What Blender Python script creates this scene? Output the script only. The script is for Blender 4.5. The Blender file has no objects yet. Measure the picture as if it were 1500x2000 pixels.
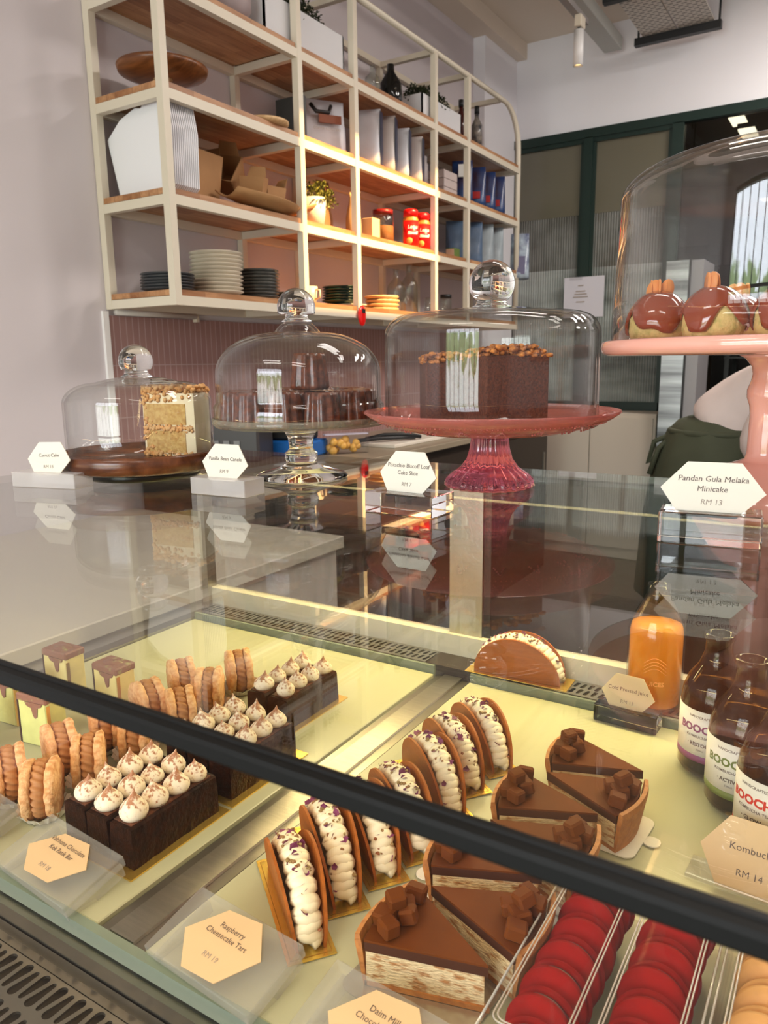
import bpy, math, random
from mathutils import Vector, Matrix
random.seed(7)
SC = bpy.context.scene
COL = SC.collection
PI = math.pi

# ------------------------------------------------------------------ camera, world, lights, exposure
CAM_Z = 1.40           # eye height; the glass counter top is at GT, the display deck at DK
GT = 1.25
DK = 0.95
cam = bpy.data.cameras.new('camera')
camo = bpy.data.objects.new('camera', cam)
COL.objects.link(camo)
cam.sensor_fit = 'VERTICAL'
cam.sensor_height = 36.0
cam.lens = 1472.95 / 2000.0 * 36.0
cam.clip_start = 0.01
F = Vector((-0.52155, 0.83055, -0.19532)); R = Vector((0.8483, 0.5294, -0.0137)); 
pitch, roll, yaw = 0.196585504, -0.0140016447, -0.560741969
cy, sy, cp, sp, cr, sr = math.cos(yaw), math.sin(yaw), math.cos(pitch), math.sin(pitch), math.cos(roll), math.sin(roll)
fwd = Vector((sy, cy, 0)); rgt = Vector((cy, -sy, 0)); upv = Vector((0, 0, 1))
fw = fwd * cp - upv * sp; u2 = upv * cp + fwd * sp
r2 = rgt * cr + u2 * sr; u3 = u2 * cr - rgt * sr
M = Matrix((r2, u3, -fw)).transposed().to_4x4()
M.translation = Vector((0, 0, CAM_Z))
camo.matrix_world = M
cam.dof.use_dof = True
cam.dof.focus_distance = 0.80
cam.dof.aperture_fstop = 15.0
SC.camera = camo

SC.view_settings.view_transform = 'Standard'
SC.view_settings.look = 'None'
SC.view_settings.gamma = 1.0
SC.view_settings.use_curve_mapping = False
SC.view_settings.exposure = 0.0
SC.cycles.use_denoising = True
SC.cycles.max_bounces = 14
SC.cycles.diffuse_bounces = 4
SC.cycles.glossy_bounces = 5
SC.cycles.transmission_bounces = 12
SC.cycles.transparent_max_bounces = 48
SC.cycles.sample_clamp_indirect = 6.0
SC.cycles.sample_clamp_direct = 30.0
SC.cycles.caustics_reflective = False
SC.cycles.caustics_refractive = False

W = bpy.data.worlds.new('world'); SC.world = W; W.use_nodes = True
wn, wl = W.node_tree.nodes, W.node_tree.links
bg = wn['Background']
tc = wn.new('ShaderNodeTexCoord'); sep = wn.new('ShaderNodeSeparateXYZ'); ramp = wn.new('ShaderNodeValToRGB')
wl.new(tc.outputs['Generated'], sep.inputs[0]); wl.new(sep.outputs['Z'], ramp.inputs[0]); wl.new(ramp.outputs[0], bg.inputs[0])
ramp.color_ramp.elements[0].position = 0.0; ramp.color_ramp.elements[0].color = (0.55, 0.58, 0.55, 1)
ramp.color_ramp.elements[1].position = 0.35; ramp.color_ramp.elements[1].color = (0.86, 0.92, 1.0, 1)
bg.inputs[1].default_value = 14.5
# trees and a paved street low on the horizon, bright sky above
wns = wn.new('ShaderNodeTexNoise'); wns.inputs['Scale'].default_value = 14; wns.inputs['Detail'].default_value = 6
wl.new(tc.outputs['Generated'], wns.inputs['Vector'])
wad = wn.new('ShaderNodeMath'); wad.operation = 'MULTIPLY_ADD'; wad.inputs[1].default_value = 0.30; wad.inputs[2].default_value = -0.15
wl.new(wns.outputs['Fac'], wad.inputs[0])
wa2 = wn.new('ShaderNodeMath'); wl.new(sep.outputs['Z'], wa2.inputs[0]); wl.new(wad.outputs[0], wa2.inputs[1])
wl.new(wa2.outputs[0], ramp.inputs[0])
for p_, c_ in ((0.02, (0.60, 0.60, 0.57, 1)), (0.035, (0.16, 0.22, 0.10, 1)), (0.12, (0.26, 0.34, 0.18, 1)), (0.15, (0.86, 0.92, 1.0, 1))):
    e_ = ramp.color_ramp.elements.new(p_); e_.color = c_

sun = bpy.data.lights.new('sun', 'SUN'); sun.energy = 20.0; sun.color = (1.0, 0.60, 0.22); sun.angle = math.radians(1.2)
suno = bpy.data.objects.new('sun', sun); COL.objects.link(suno)
suno.rotation_euler = Vector((0.74, 0.015, 0.67)).to_track_quat('Z', 'Y').to_euler()

def portal(name, loc, rot, sx, sy_):
    l = bpy.data.lights.new(name, 'AREA'); l.shape = 'RECTANGLE'; l.size = sx; l.size_y = sy_
    l.cycles.is_portal = True
    o = bpy.data.objects.new(name, l); COL.objects.link(o); o.location = loc; o.rotation_euler = rot
def area(name, loc, rot, sx, sy_, power, color):
    l = bpy.data.lights.new(name, 'AREA'); l.shape = 'RECTANGLE'; l.size = sx; l.size_y = sy_
    l.energy = power; l.color = color
    o = bpy.data.objects.new(name, l); COL.objects.link(o); o.location = loc; o.rotation_euler = rot
    return o
RX0, RX1, RY0, RY1, RH = -2.43, 2.4, -3.0, 5.65, 3.635
portal('window_portal', (-0.75, RY0 - 0.02, 1.55), (PI/2, 0, 0), 2.5, 2.7)
# unseen ceiling lamps added to fill the room with light (see fill_lamp below)
FILL_LAMPS = [(-0.9, -1.2), (1.0, -1.2), (-0.2, 1.9), (1.3, 1.9), (0.9, 3.6), (0.55, 4.7)]
for i, (x, y) in enumerate(FILL_LAMPS):
    area('fill_lamp_light', (x, y, RH - 0.055), (0, 0, 0), 1.1, 0.28, 14 if y < 3 else 62, (1.0, 0.93, 0.86))
# LED strips of the display case
area('case_light_front', (-0.45, 0.222, GT - 0.0125), (math.radians(42), 0, 0), 1.9, 0.012, 2.3, (1.0, 0.70, 0.32))
area('case_light_rear', (-0.45, 0.955, GT - 0.022), (math.radians(-22), 0, 0), 1.1, 0.018, 6.0, (1.0, 0.80, 0.36))

# ------------------------------------------------------------------ materials
def newmat(name):
    m = bpy.data.materials.new(name); m.use_nodes = True
    return m, m.node_tree.nodes, m.node_tree.links, m.node_tree.nodes['Principled BSDF']
MATS = {}
def mat(name, col, rough=0.5, metal=0.0, spec=0.5, bump=0, bscale=60, var=0.0, vscale=12, coat=0, sss=0, col2=None, vdet=4, aniso=None, tr=0, ior=1.45, sheen=0, lo=0.35, hi=0.65):
    if name in MATS: return MATS[name]
    m, n, l, b = newmat(name)
    b.inputs['Base Color'].default_value = (*col, 1)
    b.inputs['Roughness'].default_value = rough; b.inputs['Metallic'].default_value = metal
    b.inputs['Specular IOR Level'].default_value = spec; b.inputs['Coat Weight'].default_value = coat
    b.inputs['Coat Roughness'].default_value = 0.08
    b.inputs['Transmission Weight'].default_value = tr; b.inputs['IOR'].default_value = ior
    if sss:
        b.inputs['Subsurface Weight'].default_value = sss; b.inputs['Subsurface Scale'].default_value = 0.006
    tcn = n.new('ShaderNodeTexCoord')
    src = tcn.outputs['Object']
    if aniso:
        mp = n.new('ShaderNodeMapping'); mp.inputs['Scale'].default_value = aniso
        l.new(src, mp.inputs[0]); src = mp.outputs[0]
    if var or col2:
        ns = n.new('ShaderNodeTexNoise'); ns.inputs['Scale'].default_value = vscale; ns.inputs['Detail'].default_value = vdet
        l.new(src, ns.inputs['Vector'])
        rp = n.new('ShaderNodeValToRGB')
        c2 = col2 if col2 else tuple(c * (1 - var) for c in col)
        rp.color_ramp.elements[0].position = lo; rp.color_ramp.elements[0].color = (*c2, 1)
        rp.color_ramp.elements[1].position = hi; rp.color_ramp.elements[1].color = (*col, 1)
        l.new(ns.outputs['Fac'], rp.inputs[0]); l.new(rp.outputs[0], b.inputs['Base Color'])
    if bump:
        nb = n.new('ShaderNodeTexNoise'); nb.inputs['Scale'].default_value = bscale; nb.inputs['Detail'].default_value = 5
        l.new(src, nb.inputs['Vector'])
        bp = n.new('ShaderNodeBump'); bp.inputs['Strength'].default_value = min(1, bump); bp.inputs['Distance'].default_value = 0.002
        l.new(nb.outputs['Fac'], bp.inputs['Height']); l.new(bp.outputs[0], b.inputs['Normal'])
    MATS[name] = m
    return m
def thin_glass(name, tint=(1, 1, 1), ior=1.5, rough=0.0, haze=0.0, hazecol=(0.8, 0.8, 0.8)):
    """sheet glass: fresnel reflection over straight transmission, same fresnel on both sides of the sheet"""
    m, n, l, b = newmat(name); n.remove(b)
    out = n['Material Output']
    geo = n.new('ShaderNodeNewGeometry'); mx = n.new('ShaderNodeMix'); mx.data_type = 'FLOAT'
    mx.inputs[2].default_value = ior; mx.inputs[3].default_value = 1 / ior
    l.new(geo.outputs['Backfacing'], mx.inputs[0])
    fr = n.new('ShaderNodeFresnel'); l.new(mx.outputs[0], fr.inputs['IOR'])
    tr = n.new('ShaderNodeBsdfTransparent'); tr.inputs[0].default_value = (*tint, 1)
    gl = n.new('ShaderNodeBsdfGlossy'); gl.inputs['Roughness'].default_value = rough
    ms = n.new('ShaderNodeMixShader')
    l.new(fr.outputs[0], ms.inputs[0]); l.new(tr.outputs[0], ms.inputs[1]); l.new(gl.outputs[0], ms.inputs[2])
    last = ms.outputs[0]
    if haze:
        df = n.new('ShaderNodeBsdfDiffuse'); df.inputs[0].default_value = (*hazecol, 1)
        m2 = n.new('ShaderNodeMixShader'); m2.inputs[0].default_value = haze
        l.new(last, m2.inputs[1]); l.new(df.outputs[0], m2.inputs[2]); last = m2.outputs[0]
    l.new(last, out.inputs['Surface'])
    return m
G_DOME = thin_glass('dome_glass', (0.972, 0.978, 0.975), 1.5)
G_TOP = thin_glass('counter_glass', (0.95, 0.965, 0.95), 1.52)
G_PANE = thin_glass('case_glass', (0.985, 0.985, 0.98), 1.22)
G_PLASTIC = thin_glass('clear_plastic', (0.96, 0.96, 0.96), 1.30, 0.0, 0.008)
G_ACR = thin_glass('clear_acrylic', (0.93, 0.93, 0.92), 1.5, 0.02, 0.10, (0.9, 0.88, 0.85))
G_EDGE = thin_glass('green_glass_strip', (0.62, 0.72, 0.62), 1.5, 0.05, 0.35, (0.45, 0.50, 0.40))
G_BOTTLE = thin_glass('brown_bottle_glass', (0.62, 0.50, 0.36), 1.5)
G_CLEARB = thin_glass('bottle_glass', (0.93, 0.95, 0.93), 1.5)
G_ROSE = thin_glass('rose_glass_sheet', (0.90, 0.54, 0.52), 1.5, 0.05, 0.30, (0.85, 0.32, 0.27))
ACRW = thin_glass('acrylic_block_pale', (.95, .94, .93), 1.6, 0.0, .36, (.95, .90, .88))
SOLID = mat('solid_glass', (1, 1, 1), 0.0, tr=1.0, ior=1.48)
ACRB = mat('acrylic_block', (1, 0.985, 0.97), 0.0, tr=1.0, ior=1.40)
ROSE = mat('rose_glass', (1.0, 0.25, 0.38), 0.03, tr=0.86, ior=1.42, coat=0.3)
WHITE = mat('cream_painted_steel', (0.70, 0.63, 0.51), 0.42)
CARD = mat('ivory_card', (0.86, 0.80, 0.69), 0.6)
INK = mat('ink', (0.11, 0.07, 0.06), 0.7)
INKL = mat('ink_pale', (0.34, 0.27, 0.22), 0.7)
def translucent(m, w, col):
    n, l = m.node_tree.nodes, m.node_tree.links; b = n['Principled BSDF']; out = n['Material Output']
    t = n.new('ShaderNodeBsdfTranslucent'); t.inputs[0].default_value = (*col, 1); x = n.new('ShaderNodeMixShader'); x.inputs[0].default_value = w
    l.new(b.outputs[0], x.inputs[1]); l.new(t.outputs[0], x.inputs[2]); l.new(x.outputs[0], out.inputs['Surface'])
translucent(CARD, .06, (.92, .84, .66)); CARDJ = mat('thin_ivory_card', (0.88, 0.80, 0.62), 0.6); translucent(CARDJ, .55, (1, .92, .62)); translucent(mat('warm_lit_card', (.80, .57, .32), .6), .2, (.9, .7, .4))  # the warm card's colour carries the warm light of the case
BLACK = mat('black_rubber', (0.005, 0.005, 0.0045), 0.5, spec=0.25)
BLACKM = mat('black_plastic', (0.015, 0.015, 0.016), 0.45)
STEEL = mat('brushed_steel', (0.52, 0.49, 0.43), 0.30, 1.0, bump=0.15, bscale=300, var=0.12, vscale=30, aniso=(1, 8, 1))
STEELD = mat('dull_steel', (0.40, 0.37, 0.32), 0.34, 1.0, var=0.2, vscale=14)
DARK = mat('dark_cabinet', (0.030, 0.020, 0.014), 0.5)
TRAY = mat('tray_panel', (0.45, 0.44, 0.28), 0.30, var=0.04, vscale=20)
GREENM = mat('dark_green_frame', (0.005, 0.020, 0.015), 0.4)
LILAC = mat('lilac_wall_paint', (0.61, 0.56, 0.58), 0.75, bump=0.12, bscale=8, var=0.03, vscale=2)
WALLW = mat('white_wall_paint', (0.84, 0.83, 0.87), 0.8, var=0.02, vscale=2)
CEILM = mat('beige_ceiling_paint', (0.78, 0.68, 0.57), 0.8, var=0.03, vscale=2)
GOLD = mat('gold_card', (0.95, 0.62, 0.12), 0.25, 0.85)
PAPERW = mat('white_paper', (0.86, 0.86, 0.90), 0.7)
KRAFT = mat('kraft_card', (0.42, 0.22, 0.09), 0.75, var=0.12, vscale=10)
CERW = mat('beige_stoneware', (0.62, 0.54, 0.42), 0.45, var=0.10, vscale=20)
CERD = mat('dark_stoneware', (0.045, 0.046, 0.050), 0.35)
CERG = mat('green_stoneware', (0.010, 0.030, 0.024), 0.3)
def wood_mat(name, c1, c2, c3, scale=(1, 1, 1), rough=0.4, blocks=True):
    m, n, l, b = newmat(name)
    t = n.new('ShaderNodeTexCoord'); mp = n.new('ShaderNodeMapping'); mp.inputs['Scale'].default_value = scale
    l.new(t.outputs['Object'], mp.inputs[0])
    ns = n.new('ShaderNodeTexNoise'); ns.inputs['Scale'].default_value = 6; ns.inputs['Detail'].default_value = 6; ns.inputs['Distortion'].default_value = 0.6
    l.new(mp.outputs[0], ns.inputs['Vector'])
    rp = n.new('ShaderNodeValToRGB'); rp.color_ramp.elements[0].position = 0.3; rp.color_ramp.elements[1].position = 0.7
    rp.color_ramp.elements[0].color = (*c1, 1); rp.color_ramp.elements[1].color = (*c2, 1)
    l.new(ns.outputs['Fac'], rp.inputs[0])
    last = rp.outputs[0]
    if blocks:
        bk = n.new('ShaderNodeTexBrick'); bk.inputs['Scale'].default_value = 1.0
        bk.inputs['Brick Width'].default_value = 0.32; bk.inputs['Row Height'].default_value = 0.045; bk.inputs['Mortar Size'].default_value = 0.0006
        bk.inputs['Color1'].default_value = (1, 1, 1, 1); bk.inputs['Color2'].default_value = (*c3, 1); bk.inputs['Mortar'].default_value = (0.35, 0.25, 0.2, 1)
        sw = n.new('ShaderNodeMapping'); sw.inputs['Rotation'].default_value = (0, 0, PI/2)
        l.new(t.outputs['Object'], sw.inputs[0]); l.new(sw.outputs[0], bk.inputs['Vector'])
        mx = n.new('ShaderNodeMix'); mx.data_type = 'RGBA'; mx.blend_type = 'MULTIPLY'; mx.inputs[0].default_value = 1
        l.new(last, mx.inputs[6]); l.new(bk.outputs['Color'], mx.inputs[7]); last = mx.outputs[2]
    l.new(last, b.inputs['Base Color']); b.inputs['Roughness'].default_value = rough
    return m
BUTCHER = wood_mat('butcher_block_wood', (0.40, 0.19, 0.08), (0.60, 0.33, 0.16), (0.62, 0.5, 0.42), (8, 1, 8), 0.45)
WALNUT = wood_mat('walnut_wood', (0.05, 0.014, 0.006), (0.24, 0.075, 0.026), (1, 1, 1), (1, 9, 9), 0.25, False)
LIGHTW = wood_mat('pale_wood', (0.50, 0.29, 0.13), (0.70, 0.47, 0.25), (1, 1, 1), (2, 9, 9), 0.4, False)
# food
CHOC = mat('dark_chocolate_cake', (0.030, 0.008, 0.003), 0.5, spec=0.10, bump=0.8, bscale=220, col2=(0.012, 0.004, 0.002), vscale=120)
CHOCTOP = mat('cocoa_crumb', (0.16, 0.05, 0.018), 0.7, bump=0.8, bscale=200, col2=(0.05, 0.017, 0.008), vscale=120)
def kiss_mat():
    m, n, l, b = newmat('cocoa_dusted_cream')
    t = n.new('ShaderNodeTexCoord'); ns = n.new('ShaderNodeTexNoise'); ns.inputs['Scale'].default_value = 260; ns.inputs['Detail'].default_value = 3
    l.new(t.outputs['Object'], ns.inputs['Vector'])
    sp_ = n.new('ShaderNodeSeparateXYZ'); l.new(t.outputs['Object'], sp_.inputs[0])
    mr = n.new('ShaderNodeMapRange'); mr.inputs[1].default_value = 0.004; mr.inputs[2].default_value = 0.018; mr.inputs[3].default_value = -0.10; mr.inputs[4].default_value = 0.12
    l.new(sp_.outputs['Z'], mr.inputs[0])
    ad = n.new('ShaderNodeMath'); l.new(ns.outputs['Fac'], ad.inputs[0]); l.new(mr.outputs[0], ad.inputs[1])
    rp = n.new('ShaderNodeValToRGB'); rp.color_ramp.elements[0].position = 0.50; rp.color_ramp.elements[1].position = 0.64
    rp.color_ramp.elements[0].color = (0.80, 0.70, 0.54, 1); rp.color_ramp.elements[1].color = (0.36, 0.15, 0.07, 1)
    l.new(ad.outputs[0], rp.inputs[0]); l.new(rp.outputs[0], b.inputs['Base Color'])
    b.inputs['Roughness'].default_value = 0.5; b.inputs['Subsurface Weight'].default_value = 0.0
    return m
KISS = kiss_mat()
COOKIE = mat('butter_cookie', (0.84, 0.52, 0.26), 0.7, bump=1.0, bscale=260, col2=(0.62, 0.28, 0.10), vscale=170)
COFCREAM = mat('coffee_buttercream', (0.46, 0.21, 0.08), 0.5, spec=0.3)
CREAM = mat('whipped_cream', (0.84, 0.74, 0.52), 0.45, bump=0.2, bscale=60)
TUILE = mat('caramel_tuile', (0.40, 0.115, 0.018), 0.45, spec=0.2, bump=0.25, bscale=120, var=0.25, vscale=30, aniso=(1, 1, 6))
PETAL = mat('rose_petal', (0.20, 0.03, 0.10), 0.6, var=0.4, vscale=50)
PISTA = mat('pistachio_piece', (0.28, 0.20, 0.07), 0.6, col2=(0.30, 0.10, 0.04), vscale=60)
MILKCHOC = mat('milk_chocolate', (0.135, 0.036, 0.006), 0.5, spec=0.06, var=0.15, vscale=30)
CHOCDK = mat('chocolate_filling_edge', (0.060, 0.019, 0.008), 0.45, spec=0.25)
CRUST = mat('tart_crust', (0.50, 0.20, 0.05), 0.6, bump=0.5, bscale=300, col2=(0.36, 0.13, 0.035), vscale=160)
FILL = mat('peanut_caramel_filling', (0.74, 0.58, 0.34), 0.5, bump=1.0, bscale=240, col2=(0.42, 0.19, 0.06), vscale=90, aniso=(1, 1, 3), lo=0.36, hi=0.50)
SPONGE = mat('vanilla_sponge', (0.68, 0.44, 0.16), 0.8, bump=1.0, bscale=260, col2=(0.52, 0.28, 0.08), vscale=150)
FROST = mat('cream_frosting', (0.86, 0.72, 0.48), 0.5, bump=0.3, bscale=40)
CRUMB = mat('toasted_crumb', (0.74, 0.34, 0.10), 0.7, bump=0.8, bscale=200, col2=(0.75, 0.45, 0.2), vscale=120)
CANELE = mat('canele_crust', (0.20, 0.050, 0.018), 0.30, bump=0.6, bscale=110, col2=(0.06, 0.016, 0.008), vscale=140, coat=0.3)
LOAF = mat('chocolate_loaf', (0.15, 0.042, 0.018), 0.8, bump=1.0, bscale=300, col2=(0.07, 0.020, 0.010), vscale=400)
NUTS = mat('nut_crumb_topping', (0.78, 0.28, 0.05), 0.6, bump=0.8, bscale=180, col2=(0.20, 0.055, 0.02), vscale=110)
GREENSP = mat('pandan_sponge', (0.72, 0.52, 0.20), 0.8, bump=0.8, bscale=220, col2=(0.42, 0.36, 0.10), vscale=120, lo=0.3, hi=0.5)
GLAZE = mat('caramel_glaze', (0.26, 0.036, 0.007), 0.10, coat=0.8)
ALMOND = mat('toasted_almond', (0.85, 0.30, 0.08), 0.6, var=0.2, vscale=60)
CHEESE = mat('pale_cheesecake', (0.80, 0.68, 0.28), 0.6, bump=0.3, bscale=120, var=0.12, vscale=60)
CHEESEG = mat('green_cheesecake', (0.62, 0.62, 0.22), 0.6, bump=0.3, bscale=120, var=0.12, vscale=60)
MARBLE = mat('marbled_topping', (0.24, 0.10, 0.06), 0.45, col2=(0.36, 0.34, 0.12), vscale=90, lo=0.3, hi=0.45)
REDMAC = mat('red_macaron_shell', (0.30, 0.006, 0.005), 0.8, spec=0.08, var=0.25, vscale=40, bump=0.2, bscale=200)
REDFIL = mat('red_filling', (0.10, 0.006, 0.006), 0.5)
TANMAC = mat('beige_macaron_shell', (0.70, 0.36, 0.12), 0.6, var=0.2, vscale=40, bump=0.2, bscale=200)
TANFIL = mat('beige_filling', (0.50, 0.26, 0.10), 0.5)
JUICE = mat('orange_juice', (1.0, 0.40, 0.010), 0.3, sss=0.0)
translucent(JUICE, .45, (1.0, .50, .02))
TEA_P = mat('dark_kombucha', (0.030, 0.012, 0.014), 0.15)
LABW = mat('bottle_label_paper', (0.78, 0.74, 0.66), 0.5)
PINKC = mat('pink_ceramic', (0.80, 0.38, 0.30), 0.10, coat=0.6)
FOIL = mat('dark_foliage', (0.035, 0.045, 0.015), 0.6, var=0.5, vscale=30)
FOILY = mat('yellow_green_foliage', (0.22, 0.22, 0.03), 0.6, var=0.7, vscale=20)

# ------------------------------------------------------------------ mesh helpers
class MB:
    def __init__(s): s.v = []; s.f = []; s.sm = []
    def add(s, vs, fs, T=None, smooth=False):
        o = len(s.v)
        for v in vs:
            v = Vector(v)
            if T is not None: v = T @ v
            s.v.append(v)
        for f in fs: s.f.append(tuple(i + o for i in f)); s.sm.append(smooth)
        return s
    def box(s, x0, x1, y0, y1, z0, z1, T=None, bev=0.0):
        if bev <= 0:
            vs = [(x, y, z) for z in (z0, z1) for y in (y0, y1) for x in (x0, x1)]
            return s.add(vs, [(0, 2, 3, 1), (4, 5, 7, 6), (0, 1, 5, 4), (2, 6, 7, 3), (0, 4, 6, 2), (1, 3, 7, 5)], T)
        b = bev; vs = []; ring = [(x0 + b, y0), (x1 - b, y0), (x1, y0 + b), (x1, y1 - b), (x1 - b, y1), (x0 + b, y1), (x0, y1 - b), (x0, y0 + b)]
        inn = [(x0 + b, y0 + b), (x1 - b, y0 + b), (x1 - b, y0 + b), (x1 - b, y1 - b), (x1 - b, y1 - b), (x0 + b, y1 - b), (x0 + b, y1 - b), (x0 + b, y0 + b)]
        def mid(p, q, t): return (p[0] * (1 - t) + q[0] * t, p[1] * (1 - t) + q[1] * t)
        L = []
        L.append([(*mid(r, i, 0.999), z0) for r, i in zip(ring, inn)])
        L.append([(*r, z0 + b) for r in ring]); L.append([(*r, z1 - b) for r in ring])
        L.append([(*mid(r, i, 0.999), z1) for r, i in zip(ring, inn)])
        for l_ in L: vs += l_
        fs = [tuple(range(7, -1, -1))]
        for k in range(3):
            for i in range(8):
                j = (i + 1) % 8; fs.append((k * 8 + i, k * 8 + j, k * 8 + 8 + j, k * 8 + 8 + i))
        fs.append(tuple(range(24, 32)))
        return s.add(vs, fs, T)
    def lathe(s, prof, seg=48, T=None, smooth=True, flute=0, famp=0.0, close=False, a0=0, a1=2 * PI, fz=None):
        full = abs(a1 - a0 - 2 * PI) < 1e-6; n = seg if full else seg + 1
        vs = []; idx = []
        for (r, z) in prof:
            if r < 1e-6 and full: idx.append([len(vs)] * n); vs.append((0, 0, z)); continue
            row = []
            for i in range(n):
                a = a0 + (a1 - a0) * i / seg; rr = r
                if flute:
                    k = famp if fz is None else famp * fz(z)
                    rr = r * (1 + k * math.cos(flute * a))
                row.append(len(vs)); vs.append((rr * math.cos(a), rr * math.sin(a), z))
            idx.append(row)
        fs = []
        m = len(prof)
        for k in range(m if close else m - 1):
            A, B = idx[k], idx[(k + 1) % m]
            for i in range(seg):
                j = (i + 1) % n
                q = [A[i], A[j], B[j], B[i]]; q2 = []
                for t in q:
                    if t not in q2: q2.append(t)
                if len(q2) > 2: fs.append(tuple(q2))
        return s.add(vs, fs, T, smooth)
    def tube(s, pts, rad, seg=10, T=None, caps=True):
        pts = [Vector(p) for p in pts]; n = len(pts); vs = []; fs = []
        rads = rad if isinstance(rad, (list, tuple)) else [rad] * n
        up = Vector((0, 0, 1)); prev = None
        for i, p in enumerate(pts):
            d = (pts[min(i + 1, n - 1)] - pts[max(i - 1, 0)]).normalized()
            if prev is None:
                a = d.cross(up if abs(d.z) < 0.9 else Vector((1, 0, 0))).normalized()
            else:
                a = (prev - d * prev.dot(d)).normalized()
            prev = a; b = d.cross(a)
            for k in range(seg):
                t = 2 * PI * k / seg; vs.append(p + (a * math.cos(t) + b * math.sin(t)) * rads[i])
        for i in range(n - 1):
            for k in range(seg):
                j = (k + 1) % seg; fs.append((i * seg + k, i * seg + j, (i + 1) * seg + j, (i + 1) * seg + k))
        if caps: fs.append(tuple(range(seg - 1, -1, -1))); fs.append(tuple((n - 1) * seg + k for k in range(seg)))
        return s.add(vs, fs, T, True)
    def prism(s, poly, z0, z1, T=None, smooth=False):
        n = len(poly); vs = [(x, y, z0) for x, y in poly] + [(x, y, z1) for x, y in poly]
        fs = [tuple(range(n - 1, -1, -1)), tuple(range(n, 2 * n))] + [(i, (i + 1) % n, n + (i + 1) % n, n + i) for i in range(n)]
        return s.add(vs, fs, T, smooth)
    def ball(s, c, r, T=None, seg=12, rings=8, sq=(1, 1, 1), jit=0.0):
        vs = []; fs = []
        for i in range(rings + 1):
            ph = PI * i / rings
            for k in range(seg):
                t = 2 * PI * k / seg; q = r * (1 + random.uniform(-jit, jit))
                vs.append((c[0] + q * sq[0] * math.sin(ph) * math.cos(t), c[1] + q * sq[1] * math.sin(ph) * math.sin(t), c[2] + q * sq[2] * math.cos(ph)))
        for i in range(rings):
            for k in range(seg):
                j = (k + 1) % seg; fs.append((i * seg + k, (i + 1) * seg + k, (i + 1) * seg + j, i * seg + j))
        return s.add(vs, fs, T, True)
    def build(s, name, m, parent=None, T=None):
        me = bpy.data.meshes.new(name); me.from_pydata([tuple(v) for v in s.v], [], s.f)
        me.polygons.foreach_set('use_smooth', s.sm)
        me.validate(); me.update()
        import bmesh
        bm = bmesh.new(); bm.from_mesh(me); bmesh.ops.remove_doubles(bm, verts=bm.verts, dist=1e-6); bmesh.ops.recalc_face_normals(bm, faces=bm.faces); bm.to_mesh(me); bm.free()
        me.materials.append(m)
        o = bpy.data.objects.new(name, me); COL.objects.link(o)
        if parent: o.parent = parent
        if T is not None: o.matrix_local = T
        return o
def TR(x=0, y=0, z=0, rz=0, rx=0, ry=0, s=1):
    return Matrix.Translation((x, y, z)) @ Matrix.Rotation(rz, 4, 'Z') @ Matrix.Rotation(ry, 4, 'Y') @ Matrix.Rotation(rx, 4, 'X') @ Matrix.Scale(s, 4)
def tag(o, label, cat, group=None, kind=None):
    o['label'] = label; o['category'] = cat
    if group: o['group'] = group
    if kind: o['kind'] = kind
    return o
def thing(name, label, cat, loc=(0, 0, 0), rz=0, group=None):
    o = bpy.data.objects.new(name, None); COL.objects.link(o); o.location = loc; o.rotation_euler = (0, 0, rz); o.empty_display_size = 0.02
    return tag(o, label, cat, group)
def struct(o): o['kind'] = 'structure'; return o
def dup(root, loc, rz, label, group=None, rot=None):
    r = root.copy(); COL.objects.link(r); r.location = loc; r.rotation_euler = rot if rot else (0, 0, rz); r['label'] = label
    if group: r['group'] = group
    for ch in list(root.children):
        c = ch.copy(); COL.objects.link(c); c.parent = r
        for g in list(ch.children):
            d = g.copy(); COL.objects.link(d); d.parent = c
    return r
def text(name, s, size, m, parent, T, cyl=None, bold=0.0, extrude=0.0, shear=0.0, space=1.0):
    cu = bpy.data.curves.new(name, 'FONT'); cu.body = s; cu.size = size; cu.align_x = 'CENTER'; cu.align_y = 'CENTER'
    cu.offset = bold; cu.shear = shear; cu.space_character = space; cu.resolution_u = 2
    tmp = bpy.data.objects.new(name, cu); COL.objects.link(tmp)
    dg = bpy.context.evaluated_depsgraph_get(); me = bpy.data.meshes.new_from_object(tmp.evaluated_get(dg))
    bpy.data.objects.remove(tmp)
    if cyl:
        for v in me.vertices:
            a = v.co.x / cyl
            v.co = Vector((cyl * math.sin(a), v.co.y, cyl * (math.cos(a) - 1)))
    me.materials.clear(); me.materials.append(m)
    o = bpy.data.objects.new(name, me); COL.objects.link(o)
    if parent: o.parent = parent
    o.matrix_local = T
    return o
def rounded(x0, x1, y0, y1, r, n=6):
    P = []
    for cx, cy_, a in ((x1 - r, y1 - r, 0), (x0 + r, y1 - r, PI/2), (x0 + r, y0 + r, PI), (x1 - r, y0 + r, 1.5 * PI)):
        for i in range(n + 1): t = a + PI/2 * i / n; P.append((cx + r * math.cos(t), cy_ + r * math.sin(t)))
    return P

exec_parts = []
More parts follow.
